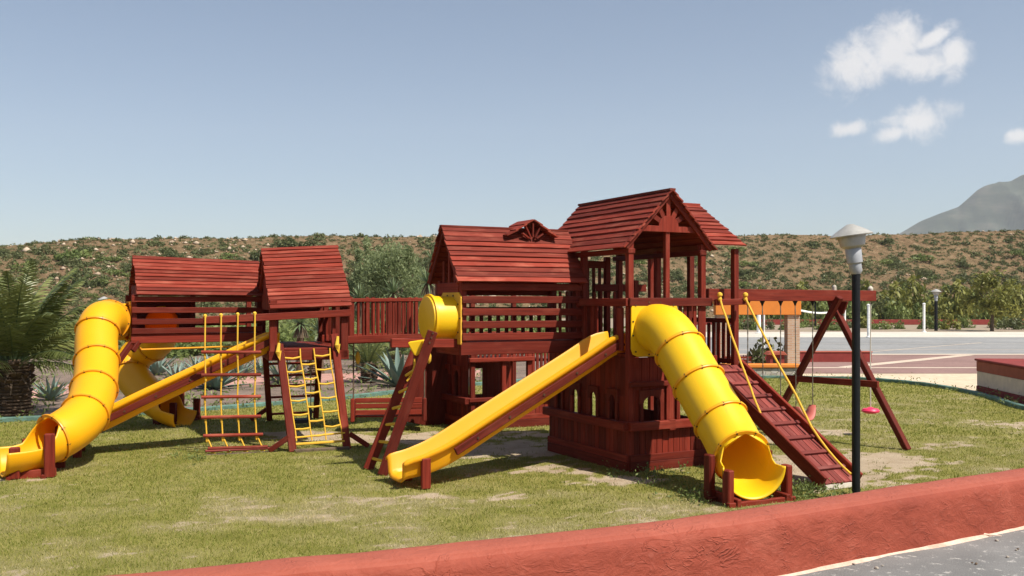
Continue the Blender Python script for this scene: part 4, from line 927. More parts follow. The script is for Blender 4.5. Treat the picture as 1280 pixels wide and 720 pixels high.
# ------------------------------------------------------------------ slides
def frames_along(path):
    n = len(path); Ts = [(path[min(i + 1, n - 1)] - path[max(i - 1, 0)]).normalized() for i in range(n)]; return Ts
def smooth_path(pts, step=.05):
    return resample([Vector(p) for p in pts], step)
def tube_slide(name, label, pts, R, mat, flange_at, base_z=0, mouth=None, plate=None, twist_side=0.0, supports=None, flare=.06, fl_mat=None):
    path = smooth_path(pts, .05); Ts = frames_along(path); n = len(path)
    e = path[-1]; S = thing(name, label, 'tube slide', (e.x, e.y, 0), 0)
    arc_ = [0]
    for i in range(1, n): arc_.append(arc_[-1] + (path[i] - path[i - 1]).length)
    Lt = arc_[-1]; seg = 40; m = MB(); vs_ = []; g = []
    for i, p in enumerate(path):
        t = Ts[i]; side = t.cross(Vector((0, 0, 1)))
        if side.length < .05: side = Vector((1, 0, 0))
        side.normalize(); dn = side.cross(t) * -1.0
        if dn.z > 0: dn = -dn
        d = arc_[i] - (Lt - mouth)
        if d <= 0: cov = math.pi; r = R
        else:
            u = d / mouth; cov = math.pi * (0.50 + .50 * max(0.0, 1 - u / .42) ** 1.3 * .62 + (.19 * max(0, 1 - u / .05))); cov = min(cov, math.pi)
            r = R * (1 + flare * max(0, (u - .45) / .55) ** 2)
        for k in range(seg + 1):
            a = -cov + 2 * cov * k / seg; lift = 0
            vs_.append(p + (dn * math.cos(a) + side * math.sin(a)) * r); g.append((arc_[i], a * R, 0))
    fs = [(i * (seg + 1) + k, i * (seg + 1) + k + 1, (i + 1) * (seg + 1) + k + 1, (i + 1) * (seg + 1) + k) for i in range(n - 1) for k in range(seg)]
    m.add(vs_, fs, g, .5); m.build('tube', mat, S, smooth=True, world=True, solid=.014, weld=True)
    for f in flange_at:
        i = min(range(n), key=lambda q: abs(arc_[q] - f * Lt)); flange_ring(path[i], Ts[i], R, .014, .030, S, 9, fl_mat)
    if plate:
        c, nx, hs = plate; c = Vector(c); nx = Vector(nx).normalized(); sd = nx.cross(Vector((0, 0, 1))).normalized(); m = MB(); k_ = hs; b_ = .05; nn = 40
        vs_ = []
        for k in range(nn):
            a = 2 * math.pi * k / nn; ca_, sa_ = math.cos(a), math.sin(a); tt = hs / max(abs(ca_), abs(sa_)); tt = min(tt, hs * 1.30)
            for rr, dd in ((R * .97, 0), (tt, 0), (tt, .016), (R * .97, .016)): vs_.append(c + (sd * ca_ + Vector((0, 0, 1)) * sa_) * rr + nx * dd)
        m.add(vs_, [(k * 4 + j, k * 4 + (j + 1) % 4, ((k + 1) % nn) * 4 + (j + 1) % 4, ((k + 1) % nn) * 4 + j) for k in range(nn) for j in range(4)], None, .5, 0)
        for k in range(12):
            a = 2 * math.pi * (k + .5) / 12; ca_, sa_ = math.cos(a), math.sin(a); tt = min(hs / max(abs(ca_), abs(sa_)), hs * 1.25) * .93; p = c + (sd * ca_ + Vector((0, 0, 1)) * sa_) * tt
            m.beam(p + nx * .014, p + nx * .024, .018, .018, mi=1)
        m.build('mounting_plate', [mat, M['bolt']], S, world=True)
    return S, path, Ts, arc_
def cradle(S, c, d, w, hs, ln):
    """wooden exit cradle: four posts and base boards; c ground point, d outward direction"""
    d = Vector(d).normalized(); sd = Vector((-d.y, d.x, 0)); m = MB()
    for s in (-1, 1):
        for k, (o, h) in enumerate(((0, hs[0]), (ln, hs[1]))):
            p = c + sd * (s * w) + d * o; q = MB(); q.beam(p, p + Vector((0, 0, h)), .075, .11, up=tuple(d)); lg = q.build('support_post', WD, S, .012, world=True)
        m.beam(c + sd * (s * w) - d * .06 + Vector((0, 0, .05)) - sd * (s * .06), c + sd * (s * w) + d * (ln + .1) + Vector((0, 0, .02)) - sd * (s * .06), .05, .1)
    for o in (-.0, ln): m.beam(c - sd * (w + .05) + d * o + Vector((0, 0, .01)) + d * .06, c + sd * (w + .05) + d * o + Vector((0, 0, .01)) + d * .06, .05, .06)
    m.build('base_frame', WD, S, BV, world=True)
# front tube slide
A1 = at(FT, .30, -.075, 1.685); d1 = Vector((.425, -.905, 0)).normalized()
pr1 = [(0, 0), (.16, -.005), (.33, -.075), (.52, -.235), (.80, -.51), (1.10, -.80), (1.38, -1.045), (1.56, -1.18), (1.72, -1.265), (1.86, -1.305), (1.98, -1.315), (2.07, -1.318)]
S1, pth1, Ts1, arc1 = tube_slide('tube_slide', 'bright yellow tube slide curving down from the clubhouse tower towards the foreground wall', [A1 + d1 * a + Vector((-.17 * max(0, (a - 1.3) / .77) ** 1.3, 0, b)) for a, b in pr1], .278, M['yellow'], (.225, .44, .655, .875), mouth=.30, plate=(A1 - d1 * .008, -uv, .33), flare=.16, fl_mat=M['amber'])
cradle(S1, at((Vector((A1.x, A1.y, 0)), 0), 0, 0) + d1 * 1.66 + Vector((-.065, 0, 0)), d1, .365, (.46, .35), .30)
# left tube slide
pts3 = [at(F3, -.01, .36, 1.70)] 
nvl = Vector((-math.cos(R3), -math.sin(R3), 0))
pts3 += [pts3[0] + nvl * .16 + Vector((0, 0, .0)), P(128, 401, 13.55), P(121, 421, 13.25), P(121, 452, 12.9), P(118, 484, 12.45), P(106, 519, 11.85), P(82, 540, 11.45), P(56, 552, 11.2), P(30, 560, 11.0), P(2, 563, 10.85)]
S2, pth2, Ts2, arc2 = tube_slide('tube_slide', 'tall orange yellow tube slide at the left end twisting down to an exit facing left', pts3, .268, M['orange'], (.135, .27, .42, .565, .72, .86), mouth=.62, plate=(pts3[0] - nvl * .01, nvl, .30), flare=.1, fl_mat=M['flange'])
dl = Vector((-.95, -.28, 0)).normalized(); cg = G(62, 597); cradle(S2, Vector((cg.x, cg.y, 0)) + Vector((-.28, .95, 0)).normalized() * .36 * 1.0, dl, .36, (.50, .36), .36)
# rear tube slide under the left house
pb = at(F3, .52, .80, 1.66); ub = Vector((-math.sin(R3), math.cos(R3), 0))
pts4 = [pb, pb + ub * .25, P(198, 424, 15.75), P(172, 443, 16.0), P(162, 462, 15.9), P(176, 484, 15.75), P(195, 500, 15.6), P(213, 510, 15.45), P(232, 516, 15.35)]
S4, *_ = tube_slide('tube_slide', 'orange tube slide curling down in the shade behind the slatted cabin', pts4, .268, M['orange'], (.1, .36, .55), mouth=.45, flare=.06)
cg = G(203, 530); cradle(S4, Vector((cg.x, cg.y + .3, 0)), (.93, -.2, 0), .36, (.46, .36), .3)

def wave_slide(name, label, start, d, prof_, width, mat, sup):
    d = Vector(d).normalized(); side = Vector((-d.y, d.x, 0)); path = smooth_path([Vector(start) + d * a + Vector((0, 0, b)) for a, b in prof_], .06); n = len(path); Ts = frames_along(path)
    e = path[-1]; S = thing(name, label, 'slide', (e.x, e.y, 0), 0); h = .235; w = width / 2; vs_ = []; g = []; L = 0
    sec = [(-w - .055, h - .035), (-w - .05, h), (-w - .01, h + .008), (-w, h - .012), (-w + .012, .06), (-w + .05, .012), (-w * .4, 0), (w * .4, 0), (w - .05, .012), (w - .012, .06), (w, h - .012), (w + .01, h + .008), (w + .05, h), (w + .055, h - .035)]
    for i, p in enumerate(path):
        t = Ts[i]; up = side.cross(t) * -1
        if up.z < 0: up = -up
        if i: L += (p - path[i - 1]).length
        f = max(0, (i - (n - 7)) / 6.0); fl = 1 + .06 * f
        for a, b in sec: vs_.append(p + side * (a * fl) + up * (b * (1 - .12 * f)) - Vector((0, 0, .035 * max(0, (i - (n - 3)) / 2.0) ** 2))); g.append((L, a, b))
    k = len(sec); m = MB(); m.add(vs_, [(i * k + j, i * k + j + 1, (i + 1) * k + j + 1, (i + 1) * k + j) for i in range(n - 1) for j in range(k - 1)], g, .5); m.build('chute', mat, S, smooth=True, world=True, solid=.014)
    a0 = path[int(n * .05)]; a1 = path[int(n * .80)]
    for s in (-1, 1):
        up0 = Vector((0, 0, 1)); o = side * (s * (w + .05)); m = MB(); q0, q1 = a0 + o + up0 * .150, a1 + o + up0 * .140; m.beam(q0, q1, .035, .085); rl = m.build('side_board', WD, S, BV, world=True)
        m = MB(); t = (q1 - q0).normalized()
        for f in (.12, .3, .5, .7, .88): pp = q0.lerp(q1, f); m.tube([pp + o.normalized() * .018, pp + o.normalized() * .028], .014, 8)
        m.build('bolt_row', M['bolt'], rl, world=True)
        pp = path[int(n * .915)] + o; m = MB(); m.beam((pp.x, pp.y, 0), (pp.x, pp.y, sup), .05, .105, up=tuple(d)); m.build('support_post', WD, S, .01, world=True)
        m = MB(); m.beam((pp.x, pp.y, sup * .62) , Vector((pp.x, pp.y, sup * .62)) - d * .3 + Vector((0, 0, .14)), .045, .08); m.build('support_strut', WD, S, BV, world=True) if s < 0 else None
    return S
wp0 = at(FT, -.0, .40, 0)
wave_slide('wave_slide', 'long open yellow slide running down from the clubhouse tower to the centre of the lawn', wp0, -Vector((math.cos(RA), math.sin(RA), 0)), [(-.12, 1.385), (0, 1.37), (.12, 1.32), (.35, 1.19), (1.0, .845), (1.6, .53), (2.1, .265), (2.38, .155), (2.58, .115), (2.76, .105)], .44, M['amber'], .33)
wp1 = at(F2, -.02, .35, 0)
wave_slide('wave_slide', 'open orange yellow slide passing behind the hanging rope net on the left', wp1, -Vector((math.cos(R2), math.sin(R2), 0)), [(-.1, 1.33), (0, 1.32), (.15, 1.25), (.4, 1.135), (1.0, .85), (1.6, .57), (2.05, .35), (2.3, .25), (2.5, .20), (2.7, .18)], .44, M['orange'], .36)

# ------------------------------------------------------------------ climbing ramp
def climbing_ramp():
    bc_ = (G(1036, 612) + G(1066, 607)) / 2; tcx = at(FT, 1.36, -.02, 1.20); Rm = thing('climbing_ramp', 'worn red climbing ramp with cross cleats, side boards and yellow hand ropes', 'climbing ramp', (bc_.x, bc_.y, 0), RA)
    v = Vector((math.cos(RA), math.sin(RA), 0)); b0 = Vector((bc_.x, bc_.y, .05)); d = (b0 - tcx).normalized(); nn = v.cross(d); nn = nn if nn.z > 0 else -nn; w = .235
    m = MB()
    for k in range(5): o = v * ((k - 2) * .092); m.beam(tcx + o, b0 + o, .086, .03, up=tuple(nn))
    m.build('board', M['ramp'], Rm, .003, world=True)
    for s in (-1, 1):
        o = v * (s * (w + .025)); m = MB(); m.beam(tcx + o + nn * .02, b0 + o + nn * .02 - d * (0), .042, .155, up=tuple(nn)); m.build('side_board', WD, Rm, BV, world=True)
    L = (b0 - tcx).length
    for k in range(8):
        p = tcx + d * (.14 + k * (L - .25) / 7.4) + nn * .03; m = MB(); m.beam(p - v * w, p + v * w, .05, .034, up=tuple(nn)); m.build('cleat', M['ramp'], Rm, .004, world=True)
    m = MB(); m.beam(b0 - v * w + d * .0 - nn * .0 + Vector((0, -.0, -.03)), b0 + v * w + Vector((0, 0, -.03)), .03, .05); m.build('end_board', M['strip'], Rm, world=True)
    for s, t0 in ((-1, 1.20), (1, 1.60)):
        a = at(FT, t0, -.17, 2.04); m = MB(); q = []
        end = b0 + v * (s * (w - .03)) + nn * .05 - d * .05 if s > 0 else tcx + (b0 - tcx) * .52 + v * (s * (w + .03)) + nn * .05
        for i in range(15):
            f = i / 14; p = a.lerp(end, f); sag = math.sin(f * math.pi) * (.16 if s > 0 else .06); q.append(p - Vector((0, 0, sag)) + Vector((random.uniform(-.004, .004), 0, random.uniform(-.004, .004))))
        if s > 0:
            for i in range(7, 15):
                f = (i - 7) / 7; pl_ = tcx + (b0 - tcx) * (.55 + .42 * f) + v * (w - .05 - .012 * math.sin(f * 9)) + nn * .05; q[i] = q[i].lerp(pl_, min(1, f * 1.6))
        m.tube(q, .0135, 8); m.lathe([(.012, -.05), (.028, -.03), (.02, 0), (.034, .02), (.030, .045), (.008, .06)], a + Vector((0, 0, .015)), 9); m.build('hand_rope', M['rope'], Rm, smooth=True, world=True)
climbing_ramp()

# ------------------------------------------------------------------ swing frame, swings
def swing_set():
    s0 = at(FT, 1.58, .25, 2.085); ap = Vector((4.6, 13.7, 2.085)); d = (ap - s0); d.z = 0; d.normalize(); end = ap + d * 1.0; sd = Vector((-d.y, d.x, 0))
    Sw = thing('swing_frame', 'red timber swing frame with a long top beam and crossed end legs', 'swing frame', (ap.x, ap.y, 0), math.atan2(d.y, d.x))
    m = MB(); m.beam(s0 - d * .3, end, .09, .155); m.build('top_beam', WD, Sw, BV, world=True)
    ft = G(1134, 563); rr = Vector((3.90, 14.62, 0)); tops = (ap + Vector((0, 0, -.02)) - sd * -.12, ap + Vector((0, 0, -.02)) + sd * -.12)
    for k, (f, tp) in enumerate(((ft, tops[0]), (rr, tops[1]))):
        m = MB(); o = d * (.05 if k == 0 else -.05); m.beam(f + o * .2, tp + o, .075, .10, up=tuple(d)); m.build('leg', WD, Sw, BV, world=True)
    a = ft.lerp(tops[0], .42); b = rr.lerp(tops[1], .42); e = (b - a).normalized(); m = MB(); m.beam(a - e * .14 - d * .08, b + e * .14 - d * .08, .05, .09); m.build('cross_brace', WD, Sw, BV, world=True)
    m = MB(); m.prism([(-.17, -.02), (.17, -.02), (.1, -.2), (-.1, -.2)], ap + Vector((0, 0, -.06)) + d * .06, tuple(sd), (0, 0, 1), tuple(d), .04); m.build('gusset_plate', WD, Sw, BV, world=True)
    m = MB()
    m.lathe([(.03, 0), (.03, .05), (.02, .07), (.0, .075)], ap + Vector((0, 0, .078)) - sd * 0, 10); m.build('post_cap', M['strip'], Sw, world=True)
    def along(px):
        best = min((abs(640 + F * (s0 + d * (k * .01)).x / (s0 + d * (k * .01)).y - px), k) for k in range(0, 420)); return s0 + d * (best[1] * .01)
    beam_top = 2.0
    def chain(parent, p, q):
        m = MB(); n = max(8, int((p - q).length / .045)); 
        pts = [p.lerp(q, i / n) for i in range(n + 1)]; m.tube(pts, [.0085 if i % 2 else .0055 for i in range(n + 1)], 6); o = m.build('chain', M['chain'], parent, world=True)
        h = MB(); h.lathe([(.035, .0), (.035, -.015), (.016, -.05), (.012, -.07)], p + Vector((0, 0, .012)), 8); h.build('hanger', M['black'], o, world=True)
    def belt(label, pa, pb, zs):
        A_ = along(pa); B_ = along(pb); A_.z = B_.z = 2.005; c = (A_ + B_) / 2; s = thing('belt_swing', label, 'swing', (c.x, c.y, 0), math.atan2(d.y, d.x), None)
        qa = A_.copy(); qb = B_.copy(); qa.z = qb.z = zs + .12; qa = qa.lerp(qb, .05); chain(s, A_, qa); chain(s, B_, qb)
        vs_ = []; n = 11
        for i in range(n):
            f = i / (n - 1); p = qa.lerp(qb, f) - Vector((0, 0, .19 * (1 - (2 * f - 1) ** 2) ** .8)); wd = .05 + .055 * (1 - abs(2 * f - 1) ** 3)
            for s_ in (-1, 1): vs_.append(p + sd * (s_ * wd))
        m = MB(); m.add(vs_, [(i * 2, i * 2 + 1, i * 2 + 3, i * 2 + 2) for i in range(n - 1)]); m.build('seat', M['seat'], s, smooth=True, world=True, solid=.012)
    belt('faded red belt swing with curved seat hanging nearest the crossed legs', 994, 1016, .44)
    belt('belt swing on chains between the ramp and the nearest-leg swing', 953, 976, .48)
    belt('belt swing on chains directly behind the climbing ramp', 918, 935, .48)
    p = along(1088); p.z = 2.0; ds = thing('disc_swing', 'bright pink disc swing on a single rope at the end of the beam', 'swing', (p.x, p.y, 0)); z = EYE - (513 - HOR) / F * p.y
    m = MB(); m.tube([p, Vector((p.x, p.y, z))], .009, 8); m.build('rope', M['strip'], ds, world=True)
    m = MB(); m.lathe([(.02, -.05), (.07, -.045), (.125, -.02), (.13, 0), (.11, .025), (.05, .035), (.025, .05)], (p.x, p.y, z), 22); m.build('disc', M['pink'], ds, smooth=True, world=True)
    m = MB(); m.lathe([(.035, 0), (.04, .03), (.02, .06), (0.004, .07)], (p.x, p.y, 2.165), 10); m.build('post_cap', M['strip'], ds, world=True)
    q = along(1019); m = MB(); q.z = 0; st_ = thing('strap', 'short black strap hanging from the swing beam', 'strap', (q.x, q.y, 0)); m.beam((q.x, q.y, 1.66), (q.x, q.y, 2.004), .02, .012); m.build('webbing', M['black'], st_, world=True)
swing_set()
# ================================================================== LAMPS, SITE FURNITURE, BACKGROUND STRUCTURES
def lamp(px, Y, label, H, pole_r, sc=1.0, tilt=0.0):
    x = (px - 640) / F * Y; S = thing('lamp_post', label, 'lamp post', (x, Y, 0), 0.0, 'garden lamp posts')
    hb = H - .48 * sc
    m = MB(); m.tube([(0, 0, -.03), (0, 0, hb)], pole_r, 20); m.build('pole', M['black'], S, smooth=True)
    head = []
    m = MB(); m.lathe([(pole_r * 1.02, -.03), (.062 * sc, 0), (.06 * sc, .07 * sc), (.075 * sc, .085 * sc), (.078 * sc, .22 * sc), (.07 * sc, .235 * sc)], seg=24); head.append(m.build('socket', M['lampgrey'], S, smooth=True))
    m = MB(); m.lathe([(.07 * sc, .225 * sc), (.118 * sc, .255 * sc), (.138 * sc, .355 * sc), (.13 * sc, .37 * sc)], seg=28); head.append(m.build('diffuser', M['alu'], S, smooth=True))
    m = MB(); m.lathe([(.12 * sc, .362 * sc), (.206 * sc, .352 * sc), (.210 * sc, .362 * sc), (.15 * sc, .405 * sc), (.08 * sc, .445 * sc), (.03 * sc, .472 * sc), (.004, .475 * sc)], seg=36); head.append(m.build('shade', M['alu'], S, smooth=True))
    for o in head: o.location = (0, 0, hb); o.rotation_euler = (0, tilt, 0)
lamp(1070, 9.6, 'tall black lamp post with dull metal hat shade standing just behind the red wall', 2 + 98 / F * 9.6, .04, 1.0, -.13)
lamp(1170, 66.5, 'distant dark lamp post at the far edge of the sports court', 2 + 16 / F * 66.5, .11, 1.7)
lamp(130, 40, 'distant lamp post with metal shade peeking above the left tube slide', 2.22, .06, 1.2)

def cyl_post(name, px, y0, y1, r, label, cat, mat, group=None):
    g = G(px, y0); s = thing(name, label, cat, (g.x, g.y, 0), 0, group); m = MB(); h = EYE - (y1 - HOR) / F * g.y; m.tube([(0, 0, -.03), (0, 0, h)], r, 14); m.build('post', mat, s, smooth=True)
    m = MB(); m.lathe([(r * 1.25, h - .05), (r * 1.3, h + .0), (r * .4, h + .05)], seg=14); m.build('cap', mat, s, smooth=True); m = MB(); m.lathe([(r * 2, -.02), (r * 2, .03), (r * 1.1, .05)], seg=14); m.build('foot', mat, s, smooth=True); return g, h
cyl_post('net_post', 948.5, 416.5, 384, .13, 'thick white court post seen beside the orange pavilion', 'post', M['white'])
cyl_post('net_post', 955, 452, 384, .03, 'thin white pole between the pavilion arch and its bush', 'post', M['white'])
g1, h1 = cyl_post('net_post', 1056, 414, 383.5, .07, 'white net post behind the crossed swing legs', 'post', M['white'])
cyl_post('net_post', 1085.5, 421.5, 381, .07, 'white net post beside the disc swing rope', 'post', M['white'])
cyl_post('net_post', 1155, 415, 379.5, .08, 'white net post left of the distant lamp', 'post', M['white'])
n0 = P(998, 387.5, 58.5); n1 = P(1056, 385.5, g1.y)
nt_ = thing('court_net', 'sagging white tape of a court net beyond the pavilion', 'net', (n0.x, n0.y, 0)); m = MB(); pts = [n0.lerp(n1, k / 12) - Vector((0, 0, .25 * math.sin(math.pi * k / 12))) for k in range(13)]
m.tube(pts, .06, 6); m.build('tape', M['white'], nt_, world=True); m = MB(); m.tube([(n0.x, n0.y, -.03), (n0.x, n0.y, n0.z)], .08, 8); m.build('post', M['white'], nt_, world=True)

# pavilion: orange scalloped fascia on brick columns
PV = thing('pavilion', 'flat orange pavilion with scalloped fascia on slim brick columns', 'pavilion', (0, 0, 0)); PY = 27.0
def pvx(px): return (px - 640) / F * PY
PV.location = (pvx(950), PY, 0); frames[PV.name] = (Vector(PV.location), 0.0)
zt0 = EYE - (374 - HOR) / F * PY; zb0 = EYE - (393.5 - HOR) / F * PY; xl, xr = pvx(893), pvx(999.5)
m = MB(); m.prism([(xl, zb0), (xr, zb0), (xr, zt0), (xl, zt0)], (0, PY - .15, 0), (1, 0, 0), (0, 0, 1), (0, 1, 0), .30); m.build('fascia', M['orangewall'], PV, .01, world=True)
m = MB(); m.prism([(xl, zt0 - .12), (xr, zt0 - .12), (xr, zt0 - .02), (xl, zt0 - .02)], (0, PY + .155, 0), (1, 0, 0), (0, 0, 1), (0, 1, 0), 2.7); m.build('roof_slab', M['orangewall'], PV, .01, world=True)
for px in (991, 903):
    m = MB(); x = pvx(px); m.beam((x, PY + .08, -.03), (x, PY + .08, zb0 - .002), .34, .34, up=(0, 1, 0)); m.build('column', M['brick'], PV, world=True)
for px in (990, 903):
    m = MB(); x = pvx(px) * (PY + 2.5) / PY; m.beam((x, PY + 2.5, -.03), (x, PY + 2.5, zt0 - .122), .3, .3, up=(0, 1, 0)); m.build('column', M['brick'], PV, world=True)
# stone wall with orange coping
SW = thing('stone_wall', 'low rubble stone wall with orange coping at the pavilion foot', 'wall', (pvx(955), 24.95, 0)); YS = 25.0
x0, x1 = (905 - 640) / F * YS, (998 - 640) / F * YS; zt1 = EYE - (460 - HOR) / F * YS
m = MB(); m.box(x0, x1, YS, YS + .3, -.03, zt1); m.build('stonework', M['stone'], SW, .02, world=True)
m = MB(); m.box(x0 - .03, x1 + .05, YS - .05, YS + .36, zt1 + .002, zt1 + .10); m.build('coping', M['orangewall'], SW, .02, world=True)
# litter bin and red bench
LB = thing('litter_bin', 'small red roofed litter bin beside the brick column', 'bin', ((969 - 640) / F * 26.2, 26.2, 0)); bx, by = LB.location.x, 26.2; b0z = .27
m = MB(); m.box(bx - .2, bx + .2, by - .18, by + .18, -.03, .55); m.build('body', M['redpaint'], LB, .01, world=True)
for k in range(1): m = MB(); m.box(bx - .10, bx + .06, by - .19, by - .181, .33, .46); m.build('opening', M['black'], LB, world=True)
m = MB(); m.prism([(-.27, 0), (.27, 0), (.18, .09), (-.18, .09)], (bx, by - .24, .552), (1, 0, 0), (0, 0, 1), (0, 1, 0), .48); m.build('lid', M['bandred'], LB, .01, world=True)
BN = thing('garden_bench', 'small red slatted bench at the pavilion edge', 'bench', ((926 - 640) / F * 25.8, 25.8, 0)); bx, by = BN.location.x, 25.8
m = MB()
for z in (.30, .38, .46): m.box(bx - .4, bx + .33, by + .18, by + .21, z, z + .055)
m.build('backrest', WD, BN, world=True); m = MB()
for k in range(3): m.box(bx - .4, bx + .33, by - .2 + k * .12, by - .1 + k * .12, .22, .25)
m.build('seat', WD, BN, world=True)
for sx in (-.36, .29): m = MB(); m.box(bx + sx - .03, bx + sx + .03, by - .18, by + .18, -.03, .218); m.build('leg', WD, BN, world=True)
# low red walls by the court
YR = 32.0; LW = thing('planter_wall', 'low dark red wall on the paving behind the swing legs', 'wall', ((1045 - 640) / F * YR, YR, 0)); x0, x1 = (955 - 640) / F * YR, (1090 - 640) / F * YR
m = MB(); m.box(x0, x1, YR, YR + .35, -.03, .30); m.build('wall_body', M['redpaint'], LW, .02, world=True); m = MB(); m.box(x0 - .02, x1 + .02, YR - .02, YR + .37, .302, .34); m.build('wall_cap', M['bandred'], LW, .01, world=True)
YF = 84.0; FW = thing('boundary_wall', 'long distant dark red wall among the bushes beyond the court', 'wall', (45, YF, 0)); m = MB(); m.box(10, 75, YF, YF + .3, -.03, EYE - (399.5 - HOR) / F * YF); m.build('wall_body', M['redpaint'], FW, .02, world=True)
# banded planter on the right
pa = Vector((G(1221, 489).x, G(1221, 489).y, 0)); pb_ = Vector((10.02, 18.3, 0)); dd = (pb_ - pa).normalized(); nn = Vector((-dd.y, dd.x, 0))
if nn.x < 0: nn = -nn
PB = thing('planter', 'raised planter with red cap and cream band at the right edge', 'planter', pa, 0); hh = .73
for nm, z0, z1, o, mt in (('base_band', -.03, .13, .012, M['redpaint']), ('middle_band', .132, .45, 0.0, M['cream']), ('upper_band', .452, .68, .008, M['bandred']), ('cap', .682, hh, .04, M['redpaint'])):
    m = MB(); q = [pa - dd * o - nn * o, pb_ + dd * (2.6 + o) - nn * o, pb_ + dd * (2.6 + o) + nn * (1.6 + o), pa - dd * o + nn * (1.6 + o)]
    m.prism([(p.x, p.y) for p in q], (0, 0, z0), (1, 0, 0), (0, 1, 0), (0, 0, 1), z1 - z0); m.build(nm, mt, PB, .012, world=True)
# hose-like pipe, twig and stones on the asphalt
tw = MB(); p = G(1236, 668.5, ZR + .012); q = G(1252, 670, ZR + .015); r = G(1214, 668, ZR + .012); tw.tube([r, r.lerp(p, .5) + Vector((0, .012, .008)), p, q], [.012, .008, .006, .003], 7)
tw.tube([r.lerp(p, .4), r.lerp(p, .2) + Vector((.02, .05, .015))], [.006, .003], 6); o = tw.build('twig', M['cream'], None); tag(o, 'pale dry twig lying on the asphalt below the red wall', 'twig')
for k in range(14):
    px = random.uniform(1040, 1275); yb = 700 - (px - 1040) * .16 + random.uniform(8, 40); 
    if yb > 716: continue
    g = G(px, yb, ZR); r = random.uniform(.006, .016); s = MB(); s.lathe([(r * .5, -r * .3), (r, 0), (r * .8, r * .5), (r * .2, r * .7)], (0, 0, 0), 7); o = s.build('pebble', M['stone'] if k % 3 else M['bark'], None); o.location = (g.x, g.y, ZR + .004); o.scale = (random.uniform(.8, 1.6), random.uniform(.7, 1.2), 1); o.rotation_euler = (0, 0, random.uniform(0, 6))
    tag(o, 'small loose pebble on the grey asphalt', 'pebble', 'pebbles on the asphalt')

# ================================================================== PLANTS
def clump_leaves(n, size, shape, flat=1.0, clumps=14, seed=0, cr=.34, aspect=.5, droop=None):
    """leaf cards gathered in clumps inside an ellipsoid (rx,ry,rz) standing on z=0"""
    rx, ry, rz = shape; cc = rng.normal(size=(clumps, 3)); cc /= np.linalg.norm(cc, axis=1)[:, None]; cc *= rng.uniform(.35, 1.0, (clumps, 1)) ** .6
    cc[:, 2] = np.abs(cc[:, 2]) * 1.0 if flat else cc[:, 2]
    k = rng.integers(0, clumps, n); d = rng.normal(size=(n, 3)); d /= np.linalg.norm(d, axis=1)[:, None]; cs = rng.uniform(.6, 1.3, clumps)[k][:, None]
    p = cc[k] * (1 - cr * .5) + d * cr * cs * rng.uniform(.3, 1.0, (n, 1)) ** .5; p = p * np.array([rx, ry, rz]); p[:, 2] = np.abs(p[:, 2])
    tint = np.clip(rng.uniform(0.05, .8, clumps)[k] * .7 + rng.normal(0.12, .14, n), 0, 1)
    return leaves(p, size, tint, aspect, droop)
def plain_mesh(n, *a, mat, **k):
    v, f, t = clump_leaves(n, *a, **k); return np_mesh('_m', v, f, 4, mat, t)
# ---- hillside scrub: the 300 that show largest are things, the rest one mass
scrub_meshes = [plain_mesh(520, .105, (1.0, 1.0, .95), mat=M['leaf_scrub'], clumps=rng.integers(7, 14), cr=.42) for _ in range(6)]
scrub_meshes += [plain_mesh(420, .115, (1.1, 1.0, .75), mat=M['leaf_bush'], clumps=9, cr=.4) for _ in range(2)]
NS = 8200; it = rng.uniform(0, NA - 1, NS); fq = rng.uniform(0.0, 1.06, NS) ** .9
SX, SY, SZ = hill_pt(it, fq); dens = fbm(SX * .03, SY * .03, 3, 71); keep = rng.uniform(0, 1, NS) < np.clip(.5 + (dens - .45) * 3.5, .25, 1) * np.interp(640 + F * SX / SY, [0, 500, 900], [.5, .62, 1.15]); it, fq, SX, SY, SZ = (a[keep] for a in (it, fq, SX, SY, SZ))
px_ = 640 + F * SX / SY; sz = rng.lognormal(0, .45, len(SX)) * .56 * 1.0; sz = np.clip(sz, .25, 1.9) * np.interp(fq, [.85, .97], [1, .55])
vis = (px_ > -20) & (px_ < 1300); order = np.argsort(-(sz / SY) * vis)
n300 = order[:285]; rest = order[285:]
for q, i in enumerate(n300):
    o = bpy.data.objects.new('shrub', scrub_meshes[int(rng.integers(0, 8))]); col.objects.link(o); o.location = (SX[i], SY[i], SZ[i] - .12 * sz[i]); s = sz[i]; o.scale = (s * rng.uniform(.9, 1.4), s * rng.uniform(.9, 1.3), s * rng.uniform(.75, 1.15)); o.rotation_euler = (0, 0, rng.uniform(0, 6.28))
    tag(o, 'rounded dark green desert shrub on the stony hillside', 'shrub', 'shrubs on the hillside')
V = []; Tn = []
def scatter_small(X, Y, Z, S, nl, lsz):
    for x, y, z, s in zip(X, Y, Z, S):
        p = rng.normal(size=(nl, 3)); p /= np.linalg.norm(p, axis=1)[:, None]; p *= rng.uniform(.4, 1, (nl, 1)); p[:, 2] = np.abs(p[:, 2]) * .8; p = p * s + np.array([x, y, z - .1 * s])
        v, f, t = leaves(p, lsz * s, np.clip(rng.uniform(0, 1) * .8 + rng.normal(.1, .12, nl), 0, 1)); V.append(v); Tn.append(t)
scatter_small(SX[rest], SY[rest], SZ[rest], sz[rest], 80, .20)
n = 11000; a = rng.uniform(0, NA - 1, n); b = rng.uniform(0, 1.05, n); X, Y, Z = hill_pt(a, b); scatter_small(X, Y, Z, np.clip(rng.lognormal(-1.25, .4, n), .12, .6) , 34, .26)
V = np.concatenate(V); Tn = np.concatenate(Tn); o = np_mesh('scrub', V, np.arange(len(V)), 4, M['leaf_scrub'], Tn); tag(o, 'low dry scrub and grass tufts covering the stony hillside', 'scrub', None, 'stuff')
